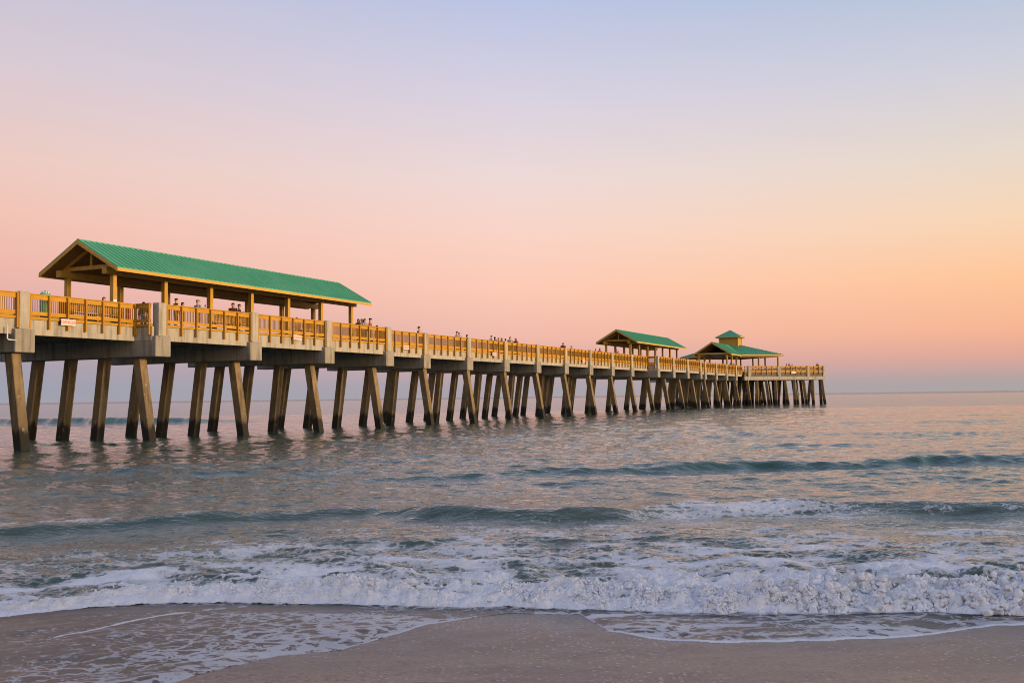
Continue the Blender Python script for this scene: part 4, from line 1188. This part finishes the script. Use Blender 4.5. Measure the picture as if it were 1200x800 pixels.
def spray():
    mb = MB(); g = np.random.default_rng(3)
    for c in range(26):
        x = g.uniform(-2.5, 6.2); yb = float(np.interp(x, fX, fY)) + g.uniform(.15, .5); h0 = 0.02 + float(np.interp(x, [-3, 0, 2.6, 6], [.15, .18, .24, .26]))
        for k in range(int(g.integers(5, 16))):
            t = g.uniform(0, 1); r = g.uniform(.0025, .007) * (1.2 - .6 * t)
            mb.ellipsoid((x + g.normal(0, .07), yb + g.normal(0, .06), h0 + t * .13), (r, r, r * g.uniform(.8, 1.6)), 6, 4)
    m, nt = new_mat('spray_drops'); finish(nt, (0.78, 0.785, 0.81), 0.3)
    tag(mb.build('spray', m, None, smooth=True), 'fine white drops thrown up along the crest of the shore break', 'spray', kind='stuff')
spray()

# ------------------------------------------------------------------ beach and sea bed
def sand_mat():
    m, nt = new_mat('wet_sand')
    pos = world_pos(nt)
    z = N(nt, 'ShaderNodeSeparateXYZ'); nt.links.new(pos, z.inputs[0])
    n1 = noise(nt, scaled(nt, pos, 0.45, 1.3, 1, 0.6), 1.0, 4, 0.55)
    n2 = noise(nt, pos, 22, 6, 0.72); n3 = noise(nt, pos, 120, 3, 0.65)
    c = mixc(nt, mapr(nt, n1, 0.38, 0.64), (0.115, 0.078, 0.058), (0.37, 0.225, 0.138))
    wetter = mapr(nt, math_n(nt, 'ADD', z.outputs[1], math_n(nt, 'MULTIPLY', n1, 1.6)), 8.6, 10.2)
    c = mixc(nt, math_n(nt, 'MULTIPLY', wetter, 0.6), c, (0.085, 0.064, 0.052))
    c = mixc(nt, mapr(nt, n2, 0.46, 0.62, 0, 0.75), c, (0.075, 0.055, 0.047))
    c = mixc(nt, mapr(nt, n3, 0.58, 0.70, 0, 0.6), c, (0.36, 0.29, 0.24))
    c = mixc(nt, mapr(nt, n3, 0.42, 0.32, 0, 0.6), c, (0.05, 0.04, 0.035))
    vo = N(nt, 'ShaderNodeTexVoronoi'); vo.inputs['Scale'].default_value = 19; vo.inputs['Randomness'].default_value = 1.0
    wv = N(nt, 'ShaderNodeTexNoise'); wv.inputs['Scale'].default_value = 30; nt.links.new(pos, wv.inputs['Vector'])
    va = N(nt, 'ShaderNodeVectorMath', operation='MULTIPLY_ADD'); nt.links.new(wv.outputs['Color'], va.inputs[0]); va.inputs[1].default_value = (.045, .045, .045); nt.links.new(pos, va.inputs[2])
    nt.links.new(va.outputs[0], vo.inputs['Vector'])
    band = math_n(nt, 'MULTIPLY', mapr(nt, z.outputs[0], -1.4, -0.1), mapr(nt, z.outputs[0], 0.7, 1.9, 1, 0))
    sel = mapr(nt, math_n(nt, 'ADD', noise(nt, pos, 0.9, 5, 0.65), math_n(nt, 'MULTIPLY', band, 0.16)), 0.42, 0.62)
    fleck = math_n(nt, 'MULTIPLY', mapr(nt, vo.outputs['Distance'], 0.24, 0.38, 1, 0), sel)
    sz = N(nt, 'ShaderNodeSeparateXYZ'); nt.links.new(vo.outputs['Color'], sz.inputs[0])
    fleck = math_n(nt, 'MULTIPLY', fleck, mapr(nt, sz.outputs[0], 0.35, 0.6))
    c = mixc(nt, math_n(nt, 'MULTIPLY', fleck, 0.75), c, (0.52, 0.47, 0.45))
    hgt = math_n(nt, 'ADD', math_n(nt, 'MULTIPLY', n2, 0.014), math_n(nt, 'MULTIPLY', n3, 0.004))
    hgt = math_n(nt, 'ADD', hgt, math_n(nt, 'MULTIPLY', fleck, 0.006))
    rough = mapr(nt, n1, 0.3, 0.7, 0.16, 0.42)
    finish(nt, c, rough, hgt, 0.65, 0.7)
    return m
gy = np.array(list(np.arange(-60, -4, 4.0)) + list(np.arange(-4, 4, .25)) + list(np.arange(4, 13, .045)) + list(np.arange(13, 30, 1.0)) + [40, 80, 200, 800, 15000.])
gx = np.concatenate([[-24000, -3000, -400, -120, -60, -30], np.linspace(-14, 14, 480), [30, 60, 120, 400, 3000, 24000]])
GX, GY = np.meshgrid(gx, gy)
GZ = sand_height(GX, GY)
be_me = grid_mesh('beach_sand', GX, GY, GZ, {}); be_me.materials.append(sand_mat())
tag(link('beach_sand', be_me), 'wet brown sand sloping down into the surf', 'beach', kind='structure')

def shade_ridge():  # added out of view, tallest sunward, to shade beach and surf
    m, nt = new_mat('shade_ridge_surface')
    pos = world_pos(nt); g = noise(nt, pos, 0.6, 6, 0.65)
    c = mixc(nt, mapr(nt, g, 0.42, 0.56), (0.10, 0.105, 0.05), (0.30, 0.24, 0.17))
    finish(nt, c, 0.9, g, 0.3, 0.2)
    gx = np.linspace(-180, 260, 180); gy = np.linspace(-60, -13, 40)
    A, B_ = np.meshgrid(gx, gy)
    base = sand_height(A, B_)
    k = sstep(-13, -26, B_) * sstep(-180, -120, A) * sstep(260, 200, A)
    z = base - 0.3 + k * (2.2 + 10.0 * sstep(24, 48, A) + (0.5 + 1.3 * sstep(24, 48, A)) * fbm(A * 0.06, B_ * 0.06, 4))
    me = grid_mesh('shade_ridge', A, B_, z, {}); me.materials.append(m)
    tag(link('shade_ridge', me), 'unseen ridge added behind the beach to block the low sun', 'shade_ridge', kind='structure')
shade_ridge()

# ------------------------------------------------------------------ light
w = bpy.data.worlds.new('World'); scene.world = w; w.use_nodes = True
nt = w.node_tree; nt.nodes.clear()
SUN_DIR = Vector((-V.x, -V.y, 0)).normalized()               # from the right of the camera and a little behind
SUN_EL = R(5)
tc = N(nt, 'ShaderNodeTexCoord').outputs['Generated']
sx = N(nt, 'ShaderNodeSeparateXYZ'); nt.links.new(tc, sx.inputs[0])
el = math_n(nt, 'MULTIPLY', math_n(nt, 'ARCSINE', sx.outputs[2]), 180 / math.pi)
elf = math_n(nt, 'DIVIDE', el, 90.0, clamp=True)
hl = math_n(nt, 'SQRT', math_n(nt, 'ADD', math_n(nt, 'MULTIPLY', sx.outputs[0], sx.outputs[0]), math_n(nt, 'MULTIPLY', sx.outputs[1], sx.outputs[1])))
hx_ = math_n(nt, 'DIVIDE', sx.outputs[0], math_n(nt, 'MAXIMUM', hl, 1e-4)); hy_ = math_n(nt, 'DIVIDE', sx.outputs[1], math_n(nt, 'MAXIMUM', hl, 1e-4))
def ramp(stops):
    n = N(nt, 'ShaderNodeValToRGB'); cr = n.color_ramp; cr.interpolation = 'B_SPLINE' if False else 'LINEAR'
    while len(cr.elements) > 1: cr.elements.remove(cr.elements[-1])
    for i, (e, c) in enumerate(stops):
        x = e / 90.0
        q = cr.elements[0] if i == 0 else cr.elements.new(x)
        q.position = x; q.color = lin(*c)
    nt.links.new(elf, n.inputs[0]); return n.outputs[0]
TOP = [(34, (150, 166, 202)), (55, (124, 142, 184)), (90, (104, 122, 166))]
rl = ramp([(0, (162, 160, 172)), (0.6, (156, 160, 176)), (1.8, (163, 158, 173)), (3.3, (192, 164, 170)), (5.0, (226, 174, 168)), (7.0, (238, 183, 171)), (9.6, (241, 195, 181)), (12.2, (236, 202, 193)), (16.7, (217, 201, 209)), (21.4, (198, 195, 214))] + TOP)
rc = ramp([(0, (168, 163, 172)), (0.6, (172, 162, 172)), (1.6, (205, 168, 170)), (3.2, (239, 184, 170)), (6.1, (252, 201, 180)), (9.0, (249, 210, 197)), (12.2, (237, 216, 214)), (16.7, (215, 208, 224)), (21.4, (187, 196, 227))] + TOP)
rr_ = ramp([(0, (172, 164, 164)), (0.6, (176, 163, 163)), (1.0, (196, 163, 160)), (1.8, (222, 168, 152)), (3.1, (246, 180, 148)), (5.8, (254, 198, 154)), (8.7, (247, 213, 181)), (11.9, (231, 216, 202)), (16.3, (207, 207, 219)), (20.8, (178, 194, 218))] + TOP)
rg = ramp([(0, (255, 205, 150)), (4, (255, 214, 160)), (10, (255, 222, 182)), (20, (244, 224, 204)), (30, (205, 208, 218))] + TOP)
rb = ramp([(0, (165, 142, 145)), (5, (205, 180, 175)), (12, (212, 196, 196)), (22, (182, 184, 200))] + TOP)
c = mixc(nt, mapr(nt, hx_, -0.447, 0.0, smooth=False), rl, rc)
c = mixc(nt, mapr(nt, hx_, 0.0, 0.447, smooth=False), c, rr_)
sd = math_n(nt, 'ADD', math_n(nt, 'MULTIPLY', hx_, SUN_DIR.x), math_n(nt, 'MULTIPLY', hy_, SUN_DIR.y))
west = N(nt, 'ShaderNodeVectorMath', operation='SCALE'); nt.links.new(rb, west.inputs[0])
nt.links.new(mapr(nt, el, 25, 60, 1.3, 1.0), west.inputs['Scale'])
c = mixc(nt, mapr(nt, hy_, 0.55, -0.5), c, west.outputs[0])
glow = N(nt, 'ShaderNodeVectorMath', operation='SCALE'); nt.links.new(rg, glow.inputs[0])
nt.links.new(mapr(nt, el, 20, 60, 1.9, 1.0), glow.inputs['Scale'])
c = mixc(nt, mapr(nt, sd, 0.12, 0.85), c, glow.outputs[0])
bg = N(nt, 'ShaderNodeBackground'); nt.links.new(c, bg.inputs[0]); bg.inputs[1].default_value = 1.0
sky = N(nt, 'ShaderNodeTexSky'); sky.sky_type = 'NISHITA'; sky.sun_disc = False; sky.sun_elevation = SUN_EL
sky.sun_rotation = math.atan2(SUN_DIR.x, SUN_DIR.y)
bg2 = N(nt, 'ShaderNodeBackground'); nt.links.new(sky.outputs[0], bg2.inputs[0]); bg2.inputs[1].default_value = 0.004
ad = N(nt, 'ShaderNodeAddShader'); nt.links.new(bg.outputs[0], ad.inputs[0]); nt.links.new(bg2.outputs[0], ad.inputs[1])
wo = N(nt, 'ShaderNodeOutputWorld'); nt.links.new(ad.outputs[0], wo.inputs[0])

sl = bpy.data.lights.new('sun', 'SUN'); so = bpy.data.objects.new('sun', sl); COL.objects.link(so)
sl.energy = 4.7; sl.angle = R(7); sl.color = (1.0, 0.68, 0.34)
sdv = (SUN_DIR * math.cos(SUN_EL) + Vector((0, 0, math.sin(SUN_EL)))).normalized()
so.rotation_euler = (-sdv).to_track_quat('-Z', 'Y').to_euler(); so.location = (30, -10, 30)

vs = scene.view_settings
vs.view_transform = 'Standard'; vs.look = 'None'; vs.exposure = 0.0; vs.gamma = 1.0; vs.use_curve_mapping = False
scene.render.engine = 'CYCLES'
cy = scene.cycles
cy.use_denoising = True; cy.pixel_filter_type = 'BLACKMAN_HARRIS'; cy.filter_width = 1.0; cy.max_bounces = 6; cy.diffuse_bounces = 4; cy.glossy_bounces = 3; cy.transparent_max_bounces = 6
cy.sample_clamp_indirect = 6
